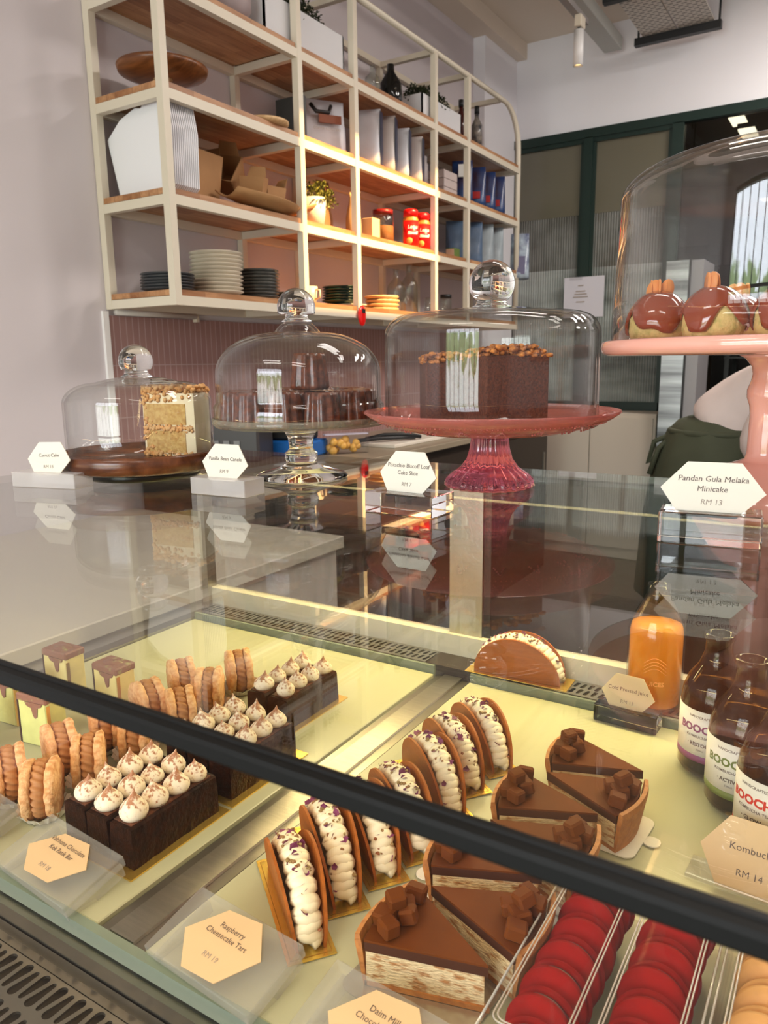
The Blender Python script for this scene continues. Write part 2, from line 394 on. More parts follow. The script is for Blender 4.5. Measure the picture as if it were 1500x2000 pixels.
# ================================================================== ROOM
def wall_x(name, x0, x1, holes, m, y0=RY0, y1=RY1, z0=0.0, z1=RH):
    """wall in a plane of constant X with rectangular holes (ya,yb,za,zb)"""
    b = MB(); ys = sorted({y0, y1, *[h[0] for h in holes], *[h[1] for h in holes]})
    for a, c in zip(ys, ys[1:]):
        hs = sorted([h for h in holes if h[0] <= a and h[1] >= c], key=lambda h: h[2]); z = z0
        for h in hs: 
            if h[2] > z: b.box(x0, x1, a, c, z, h[2])
            z = h[3]
        if z < z1: b.box(x0, x1, a, c, z, z1)
    return struct(b.build(name, m))
def wall_y(name, y0, y1, holes, m, x0=RX0, x1=RX1, z0=0.0, z1=RH):
    b = MB(); xs = sorted({x0, x1, *[h[0] for h in holes], *[h[1] for h in holes]})
    for a, c in zip(xs, xs[1:]):
        hs = sorted([h for h in holes if h[0] <= a and h[1] >= c], key=lambda h: h[2]); z = z0
        for h in hs:
            if h[2] > z: b.box(a, c, y0, y1, z, h[2])
            z = h[3]
        if z < z1: b.box(a, c, y0, y1, z, z1)
    return struct(b.build(name, m))
FLOOR = mat('brown_floor_tile', (0.075, 0.055, 0.042), 0.4, var=0.1, vscale=3)
struct(MB().box(RX0 - .2, RX1 + .2, RY0 - .2, 8.6, -0.1, 0).build('floor', FLOOR))
b = MB(); SUN_HOLE = (-.70, .24, 2.70, 3.92)   # unseen roof opening added to put the sun patch on the shelves
b.box(RX0 - .2, RX1 + .2, RY0 - .2, SUN_HOLE[2], RH, RH + .1); b.box(RX0 - .2, RX1 + .2, SUN_HOLE[3], 8.6, RH, RH + .1)
b.box(RX0 - .2, SUN_HOLE[0], SUN_HOLE[2], SUN_HOLE[3], RH, RH + .1); b.box(SUN_HOLE[1], RX1 + .2, SUN_HOLE[2], SUN_HOLE[3], RH, RH + .1)
struct(b.build('ceiling', CEILM))
b = MB(); sv_ = Vector((0.74, 0.015, 0.67)) * 3.2      # added unseen shaft, aligned with the sun to dim the opening in reflections
cs4 = [(SUN_HOLE[0], SUN_HOLE[2]), (SUN_HOLE[1], SUN_HOLE[2]), (SUN_HOLE[1], SUN_HOLE[3]), (SUN_HOLE[0], SUN_HOLE[3])]
lo_ = [(x, y, RH + .0999) for x, y in cs4]; hi_ = [(x + sv_.x, y + sv_.y, RH + .1 + sv_.z) for x, y in cs4]
b.add(lo_ + hi_, [(0, 1, 5, 4), (1, 2, 6, 5), (2, 3, 7, 6), (3, 0, 4, 7)])
struct(b.build('trim_added_light_well', CEILM))
wall_x('wall_left', RX0 - .15, RX0, [], LILAC, y1=8.5)
wall_x('wall_right', RX1, RX1 + .15, [], LILAC, y1=8.5)
wall_y('wall_front', RY0 - .15, RY0, [(-2.0, 0.5, 0.2, 2.9)], LILAC)
wall_y('wall_back', RY1, RY1 + .12, [(-2.43, 2.0, 0.95, 2.985), (-1.14, 2.0, 0, 0.95)], WALLW)
struct(MB().box(RX0 - .1, RX1, 8.4, 8.5, 0, RH).build('wall_kitchen_far', mat('kitchen_wall', (0.30, 0.27, 0.22), 0.8)))
# ceiling beam and pilaster on the left wall
struct(MB().box(RX0, RX0 + 0.16, 1.5, RY1, 3.53, RH).build('trim_ceiling_beam', CEILM))
struct(MB().box(RX0, RX0 + 0.085, 5.09, RY1, 0, 3.53).build('trim_pilaster', WALLW))
# front windows: frames
for i, (a, c) in enumerate(((-2.0, 0.5),)):
    w = struct(bpy.data.objects.new('window_%d' % (i + 1), None)); COL.objects.link(w)
    b = MB()
    b.box(a, a + .05, RY0 - .1, RY0 - .04, .2, 2.9); b.box(c - .05, c, RY0 - .1, RY0 - .04, .2, 2.9)
    b.box(a, c, RY0 - .1, RY0 - .04, 2.85, 2.9); b.box(a, c, RY0 - .1, RY0 - .04, .2, .25)
    for k in range(1, 7): x = a + (c - a) * k / 7; b.box(x - .015, x + .015, RY0 - .09, RY0 - .05, .25, 2.85)
    for z in (1.0, 1.9): b.box(a, c, RY0 - .09, RY0 - .05, z - .015, z + .015)
    b.build('window_frame', GREENM, w)

# back wall: green framed partition with reeded glass
P = struct(bpy.data.objects.new('window_3', None)); COL.objects.link(P)
b = MB(); Y0, Y1 = 5.62, 5.70
b.box(-2.40, 2.0, Y0, Y1, 2.925, 2.985)
for x0, x1, z0 in ((-2.43, -2.36, 1.03), (-1.82, -1.755, 1.03), (-1.222, -1.15, 0.95), (0.0, 0.07, 0), (1.0, 1.07, 0)): b.box(x0, x1, Y0, Y1, z0, 2.93)
b.box(-2.40, -1.15, Y0, Y1, 1.03, 1.09); b.box(-2.40, -1.15, Y0, Y1, 0.95, 1.03)
b.build('window_frame', GREENM, P)
b = MB()
for x0, x1 in ((-2.36, -1.82), (-1.755, -1.222)):
    b.box(x0, x1, Y0 + .012, Y0 + .03, 2.895, 2.925); b.box(x0, x0 + .022, Y0 + .012, Y0 + .03, 1.09, 2.9); b.box(x1 - .022, x1, Y0 + .012, Y0 + .03, 1.09, 2.9)
b.build('sash', GREENM, P)
def reeded(name, x0, x1, z0, z1, m, pitch=0.018, amp=0.005):
    n = int((x1 - x0) / pitch); vs = []; fs = []; k = 5
    for i in range(n * k + 1):
        t = i / k; x = x0 + (x1 - x0) * t / n; y = Y0 + .03 + amp * abs(math.sin(PI * t)) 
        vs += [(x, y, z0), (x, y, z1)]
    for i in range(n * k): fs.append((2 * i, 2 * i + 2, 2 * i + 3, 2 * i + 1))
    return MB().add(vs, fs, None, False).build(name, m, P)
GR_UP = mat('smooth_frosted_glass', (0.13, 0.12, 0.085), 0.16, spec=0.8)
GR_MID = mat('reeded_glass_dark', (0.15, 0.155, 0.14), 0.15, spec=0.9, col2=(0.07, 0.07, 0.055), vscale=4)
GR_LOW = mat('reeded_glass_pale', (0.34, 0.37, 0.35), 0.18, spec=0.9, col2=(0.12, 0.13, 0.12), vscale=2.2, aniso=(0.6, 1, 2.2))
for x0, x1 in ((-2.36, -1.82), (-1.755, -1.222)):
    MB().box(x0, x1, Y0 + .03, Y0 + .036, 2.42, 2.90).build('pane', GR_UP, P)
    reeded('reeded_pane', x0, x1, 2.05, 2.42, GR_MID); reeded('reeded_pane', x0, x1, 1.09, 2.05, GR_LOW)
for x0, x1 in ((-1.15, 0.0), (0.07, 1.0), (1.07, 2.0)):
    MB().box(x0, x1, Y0 + .03, Y0 + .036, 2.0, 2.925).build('pane', thin_glass('dark_pane', (0.5, 0.48, 0.42), 1.5), P)
# the kitchen behind the partition: lamps, dark hood
LAMPM = bpy.data.materials.new('lamp_glow'); LAMPM.use_nodes = True
bb = LAMPM.node_tree.nodes['Principled BSDF']; bb.inputs['Emission Color'].default_value = (1, 0.97, 0.88, 1); bb.inputs['Emission Strength'].default_value = 6
for i, (px, py, pz) in enumerate(((-0.92, 6.3, 3.06), (-0.80, 5.95, 2.88))):
    t = thing('kitchen_lamp', 'white glowing lamp seen through the dark pane, %s of the two' % ('upper' if i == 0 else 'lower'), 'lamp', (px, py, pz))
    MB().box(-.05, .05, -.12, .12, -.012, 0.0).build('diffuser', LAMPM, t); MB().box(-.055, .055, -.13, .13, 0, .03).build('housing', BLACKM, t)
    MB().box(-.006, .006, -.006, .006, .03, RH - pz).build('hanging_rod', BLACKM, t)
tag(MB().box(-2.2, 1.8, 6.9, 7.6, 2.3, 3.3).build('extractor_hood', mat('brown_dark_panel', (0.05, 0.032, 0.015), 0.6)), 'dark brown hood panel behind the upper glass of the partition', 'hood')
# white low cabinet wall, tall fridge, dark doorway
t = thing('low_cabinet', 'off-white low cabinet below the green framed glass partition', 'cabinet', (0, 0, 0))
CABW = mat('offwhite_laminate', (0.58, 0.51, 0.42), 0.5)
MB().box(-2.0, -1.15, 5.30, 5.60, 0, 1.03, bev=.004).build('body', CABW, t)
MB().box(-1.99, -1.60, 5.285, 5.299, 0.08, 1.0).build('door', CABW, t); MB().box(-1.59, -1.17, 5.285, 5.299, 0.08, 1.0).build('door', CABW, t)
t = thing('tall_fridge', 'brushed steel tall fridge beside the end of the glass partition', 'fridge')
MB().box(-1.12, -.98, 5.2, 5.6, 0, 2.0).build('body', mat('fridge_steel', (0.55, 0.56, 0.58), 0.28, 1.0, col2=(0.15, 0.15, 0.16), vscale=3, aniso=(.3, .3, 5)), t)
MB().box(-.975, -.90, 5.22, 5.6, 0, 2.0).build('side_panel', mat('grey_panel', (0.28, 0.27, 0.28), 0.3), t)
MB().box(-.982, -.972, 5.19, 5.6, 0, 2.0).build('gasket', BLACKM, t)
t = thing('shelf_rack', 'black storage rack in the dark kitchen doorway', 'rack', (-.45, 6.3, 0))
for x in (-.4, .4):
    for y in (-.2, .2): MB().box(x - .015, x + .015, y - .015, y + .015, 0, 1.9).build('post', BLACKM, t)
for z in (.4, .9, 1.4, 1.85): MB().box(-.42, .42, -.22, .22, z - .012, z).build('shelf', BLACKM, t)
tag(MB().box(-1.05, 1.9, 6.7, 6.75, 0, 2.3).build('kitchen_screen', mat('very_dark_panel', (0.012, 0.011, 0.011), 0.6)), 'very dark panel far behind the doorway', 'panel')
# taped paper notice on the glass
t = thing('paper_notice', 'white paper notice in a clear sleeve taped to the reeded glass', 'notice', (0, 0, 0))
MB().box(-1.925, -1.63, 5.605, 5.608, 1.70, 1.985).build('sheet', mat('notice_paper', (0.62, 0.60, 0.66), 0.4), t)
for k, (w_, z) in enumerate(((.04, 1.925), (.07, 1.885), (.09, 1.865), (.11, 1.845), (.06, 1.81))):
    MB().box(-1.80 - w_ / 2, -1.80 + w_ / 2, 5.602, 5.605, z - .003, z + .003).build('printed_line', INKL, t)
MB().box(-1.885, -1.79, 5.600, 5.6045, 1.965, 1.998).build('tape', G_PLASTIC, t)

# pink tiles on the left wall below the shelves
def tile_mat():
    m, n, l, b_ = newmat('pink_finger_tiles')
    t = n.new('ShaderNodeTexCoord'); mp = n.new('ShaderNodeMapping'); mp.inputs['Rotation'].default_value = (0, 0, 0)
    sx = n.new('ShaderNodeSeparateXYZ'); cb = n.new('ShaderNodeCombineXYZ')
    l.new(t.outputs['Object'], sx.inputs[0]); l.new(sx.outputs['Z'], cb.inputs['X']); l.new(sx.outputs['Y'], cb.inputs['Y'])
    bk = n.new('ShaderNodeTexBrick'); bk.offset = 0; bk.inputs['Scale'].default_value = 1; bk.inputs['Brick Width'].default_value = 0.20; bk.inputs['Row Height'].default_value = 0.030
    bk.inputs['Mortar Size'].default_value = 0.0018; bk.inputs['Color1'].default_value = (0.36, 0.20, 0.18, 1); bk.inputs['Color2'].default_value = (0.33, 0.18, 0.165, 1); bk.inputs['Mortar'].default_value = (0.50, 0.36, 0.34, 1)
    l.new(cb.outputs[0], bk.inputs['Vector']); l.new(bk.outputs['Color'], b_.inputs['Base Color'])
    bp = n.new('ShaderNodeBump'); bp.inputs['Distance'].default_value = 0.004; bp.invert = True; l.new(bk.outputs['Fac'], bp.inputs['Height']); l.new(bp.outputs[0], b_.inputs['Normal'])
    b_.inputs['Roughness'].default_value = 0.3
    return m
struct(MB().box(RX0, RX0 + .008, 1.93, 5.09, 0.95, 1.585).build('wall_left_tiles', tile_mat()))
struct(MB().box(RX0, RX0 + .012, 1.905, 1.93, 0.95, 1.60).build('trim_1', mat('white_trim', (0.85, 0.83, 0.82), 0.4)))
t = thing('under_shelf_lamp', 'thin pale strip lamp fixed on the wall above the pink tiles', 'lamp')
MB().tube([(RX0 + .025, 1.95, 1.598), (RX0 + .025, 2.36, 1.598)], .012, 8).build('tube', mat('pale_tube', (0.6, 0.56, 0.52), 0.4), t)
MB().box(RX0 + .008, RX0 + .03, 2.36, 2.375, 1.575, 1.605).build('clip', WHITE, t)

# back worktop along the shelf wall
t = thing('back_counter', 'long dark-fronted worktop under the wall shelves', 'counter')
MB().box(RX0 + .009, -1.724, 2.02, 4.9, 0.97, 1.00, bev=.003).build('worktop', mat('stone_worktop', (0.33, 0.27, 0.19), 0.35, var=0.15, vscale=8), t)
MB().box(RX0 + .009, -1.76, 2.03, 4.88, 0.0, 0.97).build('cabinet_body', DARK, t)
for k in range(3):
    d = MB().box(-1.759, -1.745, 2.06 + k * .93, 2.96 + k * .93, 0.1, 0.93).build('door', DARK, t)
    MB().box(-1.745, -1.735, 2.9 + k * .93, 2.92 + k * .93, 0.6, 0.8).build('handle', STEELD, d)

t = thing('side_counter', 'pale counter seen through the glass at the left end of the case', 'counter')
MB().box(RX0 + .005, -1.40, .15, 1.98, 0.80, 0.84, bev=.003).build('worktop', mat('pale_worktop', (.62, .56, .46), .5), t)
MB().box(RX0 + .005, -1.42, .17, 1.96, 0.0, 0.80).build('body', mat('pale_panel', (.55, .50, .44), .6), t)

# ================================================================== SHELVING UNIT
XF, XW = -2.057, RX0 + .002
PY = [1.93, 2.665, 3.075, 3.845, 4.25, 5.02]       # near edges of the six frames
LZ = [1.606, 1.942, 2.278, 2.612]                  # underside of each rail
S = thing('open_shelving', 'cream steel wall shelving with butcher block shelves and a rounded far corner', 'shelving')
PT, RTH = 0.030, 0.033
for i, y in enumerate(PY):
    for x in (XF - PT, XW):
        if i == 5 and x == XF - PT: continue
        MB().box(x, x + PT, y, y + PT, LZ[0], 3.0 if i < 5 else 2.66).build('post', WHITE, S)
ZT = 2.985
# end post bending into the top rail
pts = [(XF - PT / 2, PY[5] + .015, LZ[0]), (XF - PT / 2, PY[5] + .015, 2.76)]
for k in range(1, 9):
    a = PI / 2 * k / 8; pts.append((XF - PT / 2, PY[5] + .015 - .24 * (1 - math.cos(a)), 2.76 + .24 * math.sin(a)))
pts.append((XF - PT / 2, 1.93, 3.0))
MB().tube(pts, .019, 4).build('bent_top_rail', WHITE, S)
MB().box(XW, XW + PT, 1.93, 4.8, ZT, ZT + PT).build('top_back_rail', WHITE, S)
for y in PY[:5] + [4.74]: MB().box(XW + PT, XF - PT, y, y + PT, ZT, ZT + .026).build('top_cross_rail', WHITE, S)
for j, z in enumerate(LZ):
    MB().box(XF - PT + .001, XF - .001, 1.9315, PY[5] + PT - .001, z + .0005, z + RTH).build('front_rail', WHITE, S)
    MB().box(XW + .001, XW + PT - .001, 1.9315, PY[5] + PT - .001, z + .0005, z + RTH).build('back_rail', WHITE, S)
    for y in PY: MB().box(XW + PT, XF - PT, y + .001, y + PT - .001, z + .0008, z + RTH - .001).build('cross_rail', WHITE, S)
    for i in range(5):
        MB().box(XW + .012, XF - .008, PY[i] + (0.006 if i else .004), PY[i + 1] - .003 + (PT - .006 if i == 4 else 0), z + RTH + .001, z + RTH + .021).build('board', BUTCHER, S)
ST = [z + RTH + .0215 for z in LZ]     # tops of the boards

# ------------------------------------------------ things on the shelves
def plate_bm(r, h):
    return MB().lathe([(0, 0), (r * .55, 0), (r * .62, .002), (r, h), (r - .002, h + .003), (r * .6, .006), (0, .006)], 40)
def stack(kind, n, x, y, z, r, dz, m, label, group, jit=.003, m2=None, cat='plate'):
    first = None
    for k in range(n):
        o = plate_bm(r, dz * 1.15).build(kind, m if not (m2 and k % 2) else m2) if first is None or (m2 and k == 1) else None
        if o is None:
            o = first.copy() if not (m2 and k % 2) else second.copy(); COL.objects.link(o)
        if k == 0: first = o
        if k == 1 and m2: second = o
        o.location = (x + random.uniform(-jit, jit), y + random.uniform(-jit, jit), z + k * dz)
        o.rotation_euler = (0, 0, random.uniform(0, 6))
        tag(o, label, cat, group)
stack('plate', 6, -2.21, 2.04, ST[0], .098, .0105, CERD, 'dark grey plate in the low stack at the near end of the bottom shelf', 'dark grey plates, near stack')
stack('plate', 11, -2.19, 2.275, ST[0], .103, .0145, CERW, 'beige stoneware plate in the tallest stack on the bottom shelf', 'beige plates in the tall stack')
stack('plate', 9, -2.19, 2.52, ST[0], .088, .0130, mat('grey_glazed_stoneware', (0.10, 0.095, 0.085), 0.3, var=.4, vscale=30), 'dark glazed plate in the stack between beige plates and black bowl', 'dark glazed plates')
stack('plate', 1, -2.17, 3.17, ST[0], .085, .012, CERW, 'beige plate lying under the dark green plates', 'x')
stack('plate', 6, -2.21, 3.155, ST[0] + .020, .095, .0130, CERG, 'dark green plate in the stack left of the red timer', 'dark green plates')
for o in list(COL.objects):
    if o.get('group') == 'x': del o['group']
for k in range(4):
    o = MB().lathe([(0, 0), (.075, 0), (.092, .009), (.09, .017), (.07, .013), (0, .011)], 40).build('wooden_plate', LIGHTW)
    o.location = (-2.19 + random.uniform(-.005, .005), 3.50 + random.uniform(-.005, .005), ST[0] + k * .0205)
    tag(o, 'pale wooden plate in the stack right of the red timer', 'plate', 'pale wooden plates')
def glass_bottle(loc, r, h, label, name='glass_bottle'):
    t = thing(name, label, 'bottle', loc)
    prof = [(0, .003), (r, .003), (r, h * .55), (r * .9, h * .64), (r * .35, h * .78), (r * .30, h * .97), (r * .38, h), (r * .26, h), (r * .22, h * .96), (r * .27, h * .78), (r * .84, h * .63), (r - .003, h * .55), (r - .003, .007), (0, .007)]
    MB().lathe(prof, 32).build('body', G_CLEARB, t)
    return t
glass_bottle((-2.2, 3.66, ST[0]), .052, .23, 'clear glass carafe, shorter and nearer of two behind the wooden plates')
glass_bottle((-2.2, 3.80, ST[0]), .050, .27, 'clear glass carafe, taller of two on the bottom shelf')
for k, (y, h, lb) in enumerate(((3.98, .10, 'small clear glass jar just beyond the tall carafe'), (4.17, .11, 'small clear jar with a black lid at the far bottom shelf'))):
    t = thing('glass_jar', lb, 'jar', (-2.16, y, ST[0]))
    MB().lathe([(0, .002), (.035, .002), (.035, h * .85), (.032, h), (.029, h), (.032, h * .85), (.032, .005), (0, .005)], 24).build('body', G_CLEARB, t)
    if k: MB().lathe([(0, h + .02), (.034, h + .018), (.034, h - .001), (0, h - .001)], 24).build('lid', BLACKM, t)
t = thing('black_bowl', 'small black bowl between the dark plates and the post', 'bowl', (-2.2, 2.70, ST[0]))
MB().lathe([(0, 0), (.025, 0), (.05, .045), (.047, .045), (.02, .006), (0, .006)], 24).build('body', BLACKM, t); MB().box(-.01, .01, .045, .075, .03, .042).build('handle', BLACKM, t)
t = thing('beige_cup', 'speckled beige cup behind the bright shelf post', 'cup', (-2.17, 2.85, ST[0]))
MB().lathe([(0, 0), (.025, 0), (.034, .08), (.031, .08), (.022, .004), (0, .004)], 24).build('body', CERW, t)
MB().tube([(.033, 0, .065), (.055, 0, .06), (.055, 0, .03), (.029, 0, .022)], .004, 6).build('handle', CERW, t)
t = thing('kitchen_timer', 'red oval kitchen timer stuck on the bottom shelf rail', 'timer', (XF + .012, 3.085, LZ[0] + .01))
MB().ball((0, 0, 0), .05, None, 24, 16, (.22, .62, .95)).build('case', mat('red_plastic', (0.75, 0.01, 0.008), 0.2), t)
MB().box(.008, .0125, -.012, .012, .012, .032).build('screen', BLACKM, t)
# white paper bags
t0 = None
for k in range(14):
    th = -.20
    if t0 is None:
        o = MB().prism([(-.115, 0), (.135, 0), (.160, .02), (.165, .20), (.150, .285), (.135, .292), (.03, .292), (.02, .282), (-.01, .288), (-.09, .262), (-.165, .205)], 0, .0045).build('paper_bag', PAPERW); t0 = o
    else: o = t0.copy(); COL.objects.link(o)
    o.matrix_world = Matrix.Translation((-2.245, 1.985 + k * .0092, ST[1] + .001)) @ Matrix.Rotation(0.0, 4, 'Y') @ Matrix.Rotation(PI/2, 4, 'X')
    tag(o, 'flat white paper bag standing in the leaning bundle on the middle shelf', 'paper bag', 'white paper bags in the leaning bundle')
# kraft boxes, trays
def kraft_box(name, loc, w, d, h, rz, label, tilt=(0, 0), flare=.78):
    t = thing(name, label, 'box', loc, rz); t.rotation_euler = (tilt[0], tilt[1], rz)
    a, c = w / 2 * flare, d / 2 * flare; A, Cc = w / 2, d / 2; th = .003
    vs = [(-a, -c, 0), (a, -c, 0), (a, c, 0), (-a, c, 0), (-A, -Cc, h), (A, -Cc, h), (A, Cc, h), (-A, Cc, h)]
    vi = [(-a + th, -c + th, th), (a - th, -c + th, th), (a - th, c - th, th), (-a + th, c - th, th), (-A + th, -Cc + th, h), (A - th, -Cc + th, h), (A - th, Cc - th, h), (-A + th, Cc - th, h)]
    fs = [(3, 2, 1, 0), (0, 1, 5, 4), (1, 2, 6, 5), (2, 3, 7, 6), (3, 0, 4, 7), (8, 9, 10, 11), (8, 12, 13, 9), (9, 13, 14, 10), (10, 14, 15, 11), (11, 15, 12, 8), (4, 5, 13, 12), (5, 6, 14, 13), (6, 7, 15, 14), (7, 4, 12, 15)]
    MB().add(vs + vi, fs).build('body', KRAFT, t)
    MB().prism([(-A * .8, 0), (A * .8, 0), (A * .6, .05), (-A * .6, .05)], 0, .002, Matrix.Translation((0, Cc, h)) @ Matrix.Rotation(math.radians(60), 4, 'X')).build('flap', KRAFT, t)
    return t
kraft_box('kraft_box', (-2.28, 2.26, ST[1]), .16, .20, .20, .1, 'large open kraft box behind the leaning white bags')
kraft_box('kraft_box', (-2.15, 2.465, ST[1] + .035), .10, .09, .10, .5, 'small kraft box tilted on the curled kraft tray', (.15, .1))
kraft_box('kraft_box', (-2.16, 2.58, ST[1] + .03), .10, .10, .085, -.2, 'low kraft box nearest the bright post')
kraft_box('kraft_box', (-2.30, 2.50, ST[1] + .13), .12, .13, .10, .3, 'kraft box turned on its side on top of the others', (1.0, .2))
t = thing('kraft_tray', 'curled kraft tray overhanging the front edge of the middle shelf', 'tray', (0, 0, 0))
vs = []; fs = []; n = 18
for i in range(n + 1):
    u = i / n; y = 2.30 + u * .50; zc = ST[1] + .035 - .03 * math.sin(PI * u) + .055 * max(0, u - .75)
    for j in range(7):
        v = j / 6; x = -2.20 + v * .20 * (.6 + .4 * math.sin(PI * min(1, u * 1.3)) ) ; vs.append((x, y, zc + .03 * (2 * v - 1) ** 2))
for i in range(n):
    for j in range(6): a = i * 7 + j; fs.append((a, a + 1, a + 8, a + 7))
o = MB().add(vs, fs, None, True).build('body', KRAFT, t); md = o.modifiers.new('s', 'SOLIDIFY'); md.thickness = .004
def foliage(t, m, c, R_, n, leaf=.012, sq=(1, 1, 1), name='foliage'):
    b = MB()
    for _ in range(n):
        d = Vector((random.gauss(0, 1), random.gauss(0, 1), random.gauss(0, 1))).normalized() * (R_ * random.random() ** .4)
        p = Vector(c) + Vector((d.x * sq[0], d.y * sq[1], abs(d.z) * sq[2]))
        T = Matrix.Translation(p) @ Matrix.Rotation(random.uniform(0, 6.28), 4, 'Z') @ Matrix.Rotation(random.uniform(-1.2, 1.2), 4, 'X')
        l_ = leaf * random.uniform(.6, 1.3)
        b.add([(0, 0, 0), (l_ * .35, l_ * .5, l_ * .1), (0, l_, 0), (-l_ * .35, l_ * .5, l_ * .1), (0, l_ * .5, -l_ * .12)], [(0, 1, 4), (1, 2, 4), (2, 3, 4), (3, 0, 4), (0, 3, 2, 1)], T)
        if _ % 6 == 0: b.tube([Vector(c) * .5 + p * .5 - Vector((0, 0, R_ * .4)), p], .0012, 4)
    return b.build(name, m, t)
t = thing('potted_plant', 'bushy green plant in a white pot beside the bright shelf post', 'plant', (-2.16, 2.885, ST[1]))
MB().lathe([(0, 0), (.042, 0), (.058, .125), (.052, .125), (.05, .105), (0, .10)], 28).build('pot', mat('white_pot', (0.72, 0.66, 0.56), 0.35), t)
foliage(t, FOILY, (0, .03, .10), .085, 420, .02, (1, 1.1, 1.3))
def bag(name, loc, w, d, h, m, label, group=None, rz=0, cat='bag', lean=0, band=None):
    """stand-up pouch: full at the foot, pinched flat at the top"""
    t = thing(name, label, cat, loc, rz, group); t.rotation_euler = (lean, 0, rz)
    b = MB(); n = 8; rows = 7; vs = []; fs = []
    for r in range(rows + 1):
        u = r / rows; ww = w / 2 * (1 - .06 * u); dd = d / 2 * max(.06, (1 - u ** 1.6))
        P_ = rounded(-ww, ww, -dd, dd, min(dd, ww) * .8, 2)
        vs += [(x, y + .004 * math.sin(9 * u + x * 60), h * u) for x, y in P_]; k = len(P_)
    for r in range(rows):
        for i in range(k): j = (i + 1) % k; fs.append((r * k + i, r * k + j, (r + 1) * k + j, (r + 1) * k + i))
    fs.append(tuple(range(k - 1, -1, -1))); fs.append(tuple(rows * k + i for i in range(k)))
    b.add(vs, fs, None, True).build('pouch', m, t)
    if band: MB().box(-w * .28, w * .28, -d * .5 - .003, -d * .35, h * .45, h * .62).build('printed_panel', band, t)
    return t
KBAG = mat('brown_paper', (0.26, 0.12, 0.045), 0.7, var=.2, vscale=15)
bag('kraft_bag', (-2.24, 3.06, ST[1]), .10, .07, .24, KBAG, 'brown paper pouch behind the shelf plant', rz=PI/2)
bag('kraft_bag', (-2.16, 3.20, ST[1]), .09, .07, .20, mat('tan_paper', (0.42, 0.25, 0.12), 0.6), 'tan paper pouch left of the shelf post by the jars', rz=PI/2 + .2)
tag(MB().box(-2.17, -2.11, 3.29, 3.36, ST[1], ST[1] + .10, bev=.002).build('carton', mat('cream_carton', (0.66, 0.48, 0.28), 0.6)), 'small cream carton between the tan pouch and the glass jar', 'carton')
t = thing('storage_jar', 'clear jar of brown grounds with a dark red lid', 'jar', (-2.18, 3.50, ST[1]))
MB().lathe([(0, .002), (.058, .002), (.058, .135), (.05, .15), (.047, .15), (.055, .133), (.055, .006), (0, .006)], 32).build('body', G_CLEARB, t)
MB().lathe([(0, .007), (.054, .007), (.054, .09), (0, .095)], 32).build('contents', mat('brown_grounds', (0.34, 0.12, 0.03), .8), t)
MB().lathe([(0, .172), (.052, .17), (.052, .148), (0, .148)], 32).build('lid', mat('dark_red_lid', (0.18, 0.008, 0.008), .35), t)
REDL = mat('bright_red_label', (0.80, 0.008, 0.008), 0.35); LOTW = mat('label_white', (0.85, 0.82, 0.78), .5)
def spread_jar(y, label):
    t = thing('spread_jar', label, 'jar', (-2.13, y, ST[1]), 0, 'red-lidded spread jars')
    MB().lathe([(0, .002), (.042, .002), (.042, .145), (.036, .158), (.036, .163), (0, .163)], 32).build('body', mat('caramel_spread', (0.60, 0.22, 0.04), .25), t)
    MB().lathe([(.0425, .012), (.0432, .012), (.0432, .138), (.0425, .138)], 32, close=True, a0=-2.1, a1=1.0).build('label', REDL, t)
    MB().lathe([(0, .198), (.034, .197), (.039, .19), (.039, .160), (0, .160)], 32).build('lid', mat('bright_red_lid', (0.70, 0.006, 0.006), .3), t)
    a = -.75
    for s_, zz, sz, f in (('Lotus', .105, .026, .0005), ('Biscoff', .075, .022, .0009)):
        text('lettering', s_, sz, LOTW, t, Matrix.Rotation(a + PI/2, 4, 'Z') @ Matrix.Translation((0, -.0437, zz)) @ Matrix.Rotation(PI/2, 4, 'X'), cyl=.044, bold=f, shear=.2)
    MB().lathe([(0, 0), (.017, 0), (.016, .002), (0, .002)], 20, T=Matrix.Rotation(a + PI/2 - .45, 4, 'Z') @ Matrix.Translation((0, -.0425, .035)) @ Matrix.Rotation(PI/2, 4, 'X')).build('printed_biscuit', mat('biscuit_print', (0.70, 0.30, 0.06), .5), t)
spread_jar(3.70, 'nearer of two red-labelled spread jars with red lids')
spread_jar(3.875 - .045, 'farther of two red-labelled spread jars with red lids')
t = thing('dark_jar', 'black jar in the shadow right of the red jars', 'jar', (-2.24, 4.02, ST[1]))
MB().lathe([(0, 0), (.05, 0), (.05, .17), (.04, .18), (.04, .2), (0, .2)], 24).build('body', BLACKM, t)
t = thing('small_tin', 'small green and yellow tin on the far middle shelf', 'tin', (-2.13, 4.20, ST[1]))
MB().box(-.03, .03, -.035, .035, 0, .055, bev=.003).build('body', mat('green_tin', (0.10, 0.16, 0.03), .3), t)
MB().box(-.024, .024, .035, .036, .008, .05).build('side_label', mat('tin_yellow', (0.8, 0.5, 0.1), .5), t); MB().box(-.026, .026, -.0365, -.035, .006, .05).build('label', mat('tin_label', (0.75, 0.5, 0.35), .5), t)
BLUEB = mat('blue_grey_foil', (0.10, 0.16, 0.26), 0.28, var=.35, vscale=10); BLUEL = mat('pale_blue_foil', (0.36, 0.42, 0.46), 0.3, var=.3, vscale=10)
for k, (y, h, m, lb) in enumerate(((4.38, .24, BLUEB, 'dark blue foil pouch nearest the tin'), (4.57, .26, BLUEB, 'blue-grey foil pouch behind the far post'), (4.74, .27, BLUEL, 'pale blue foil pouch left of centre at the far end'), (4.90, .27, BLUEL, 'pale blue foil pouch before the overhanging one'))):
    bag('foil_pouch', (-2.19, y, ST[1]), .15, .10, h, m, lb, 'foil pouches on the far middle shelf', rz=.5, lean=.08)
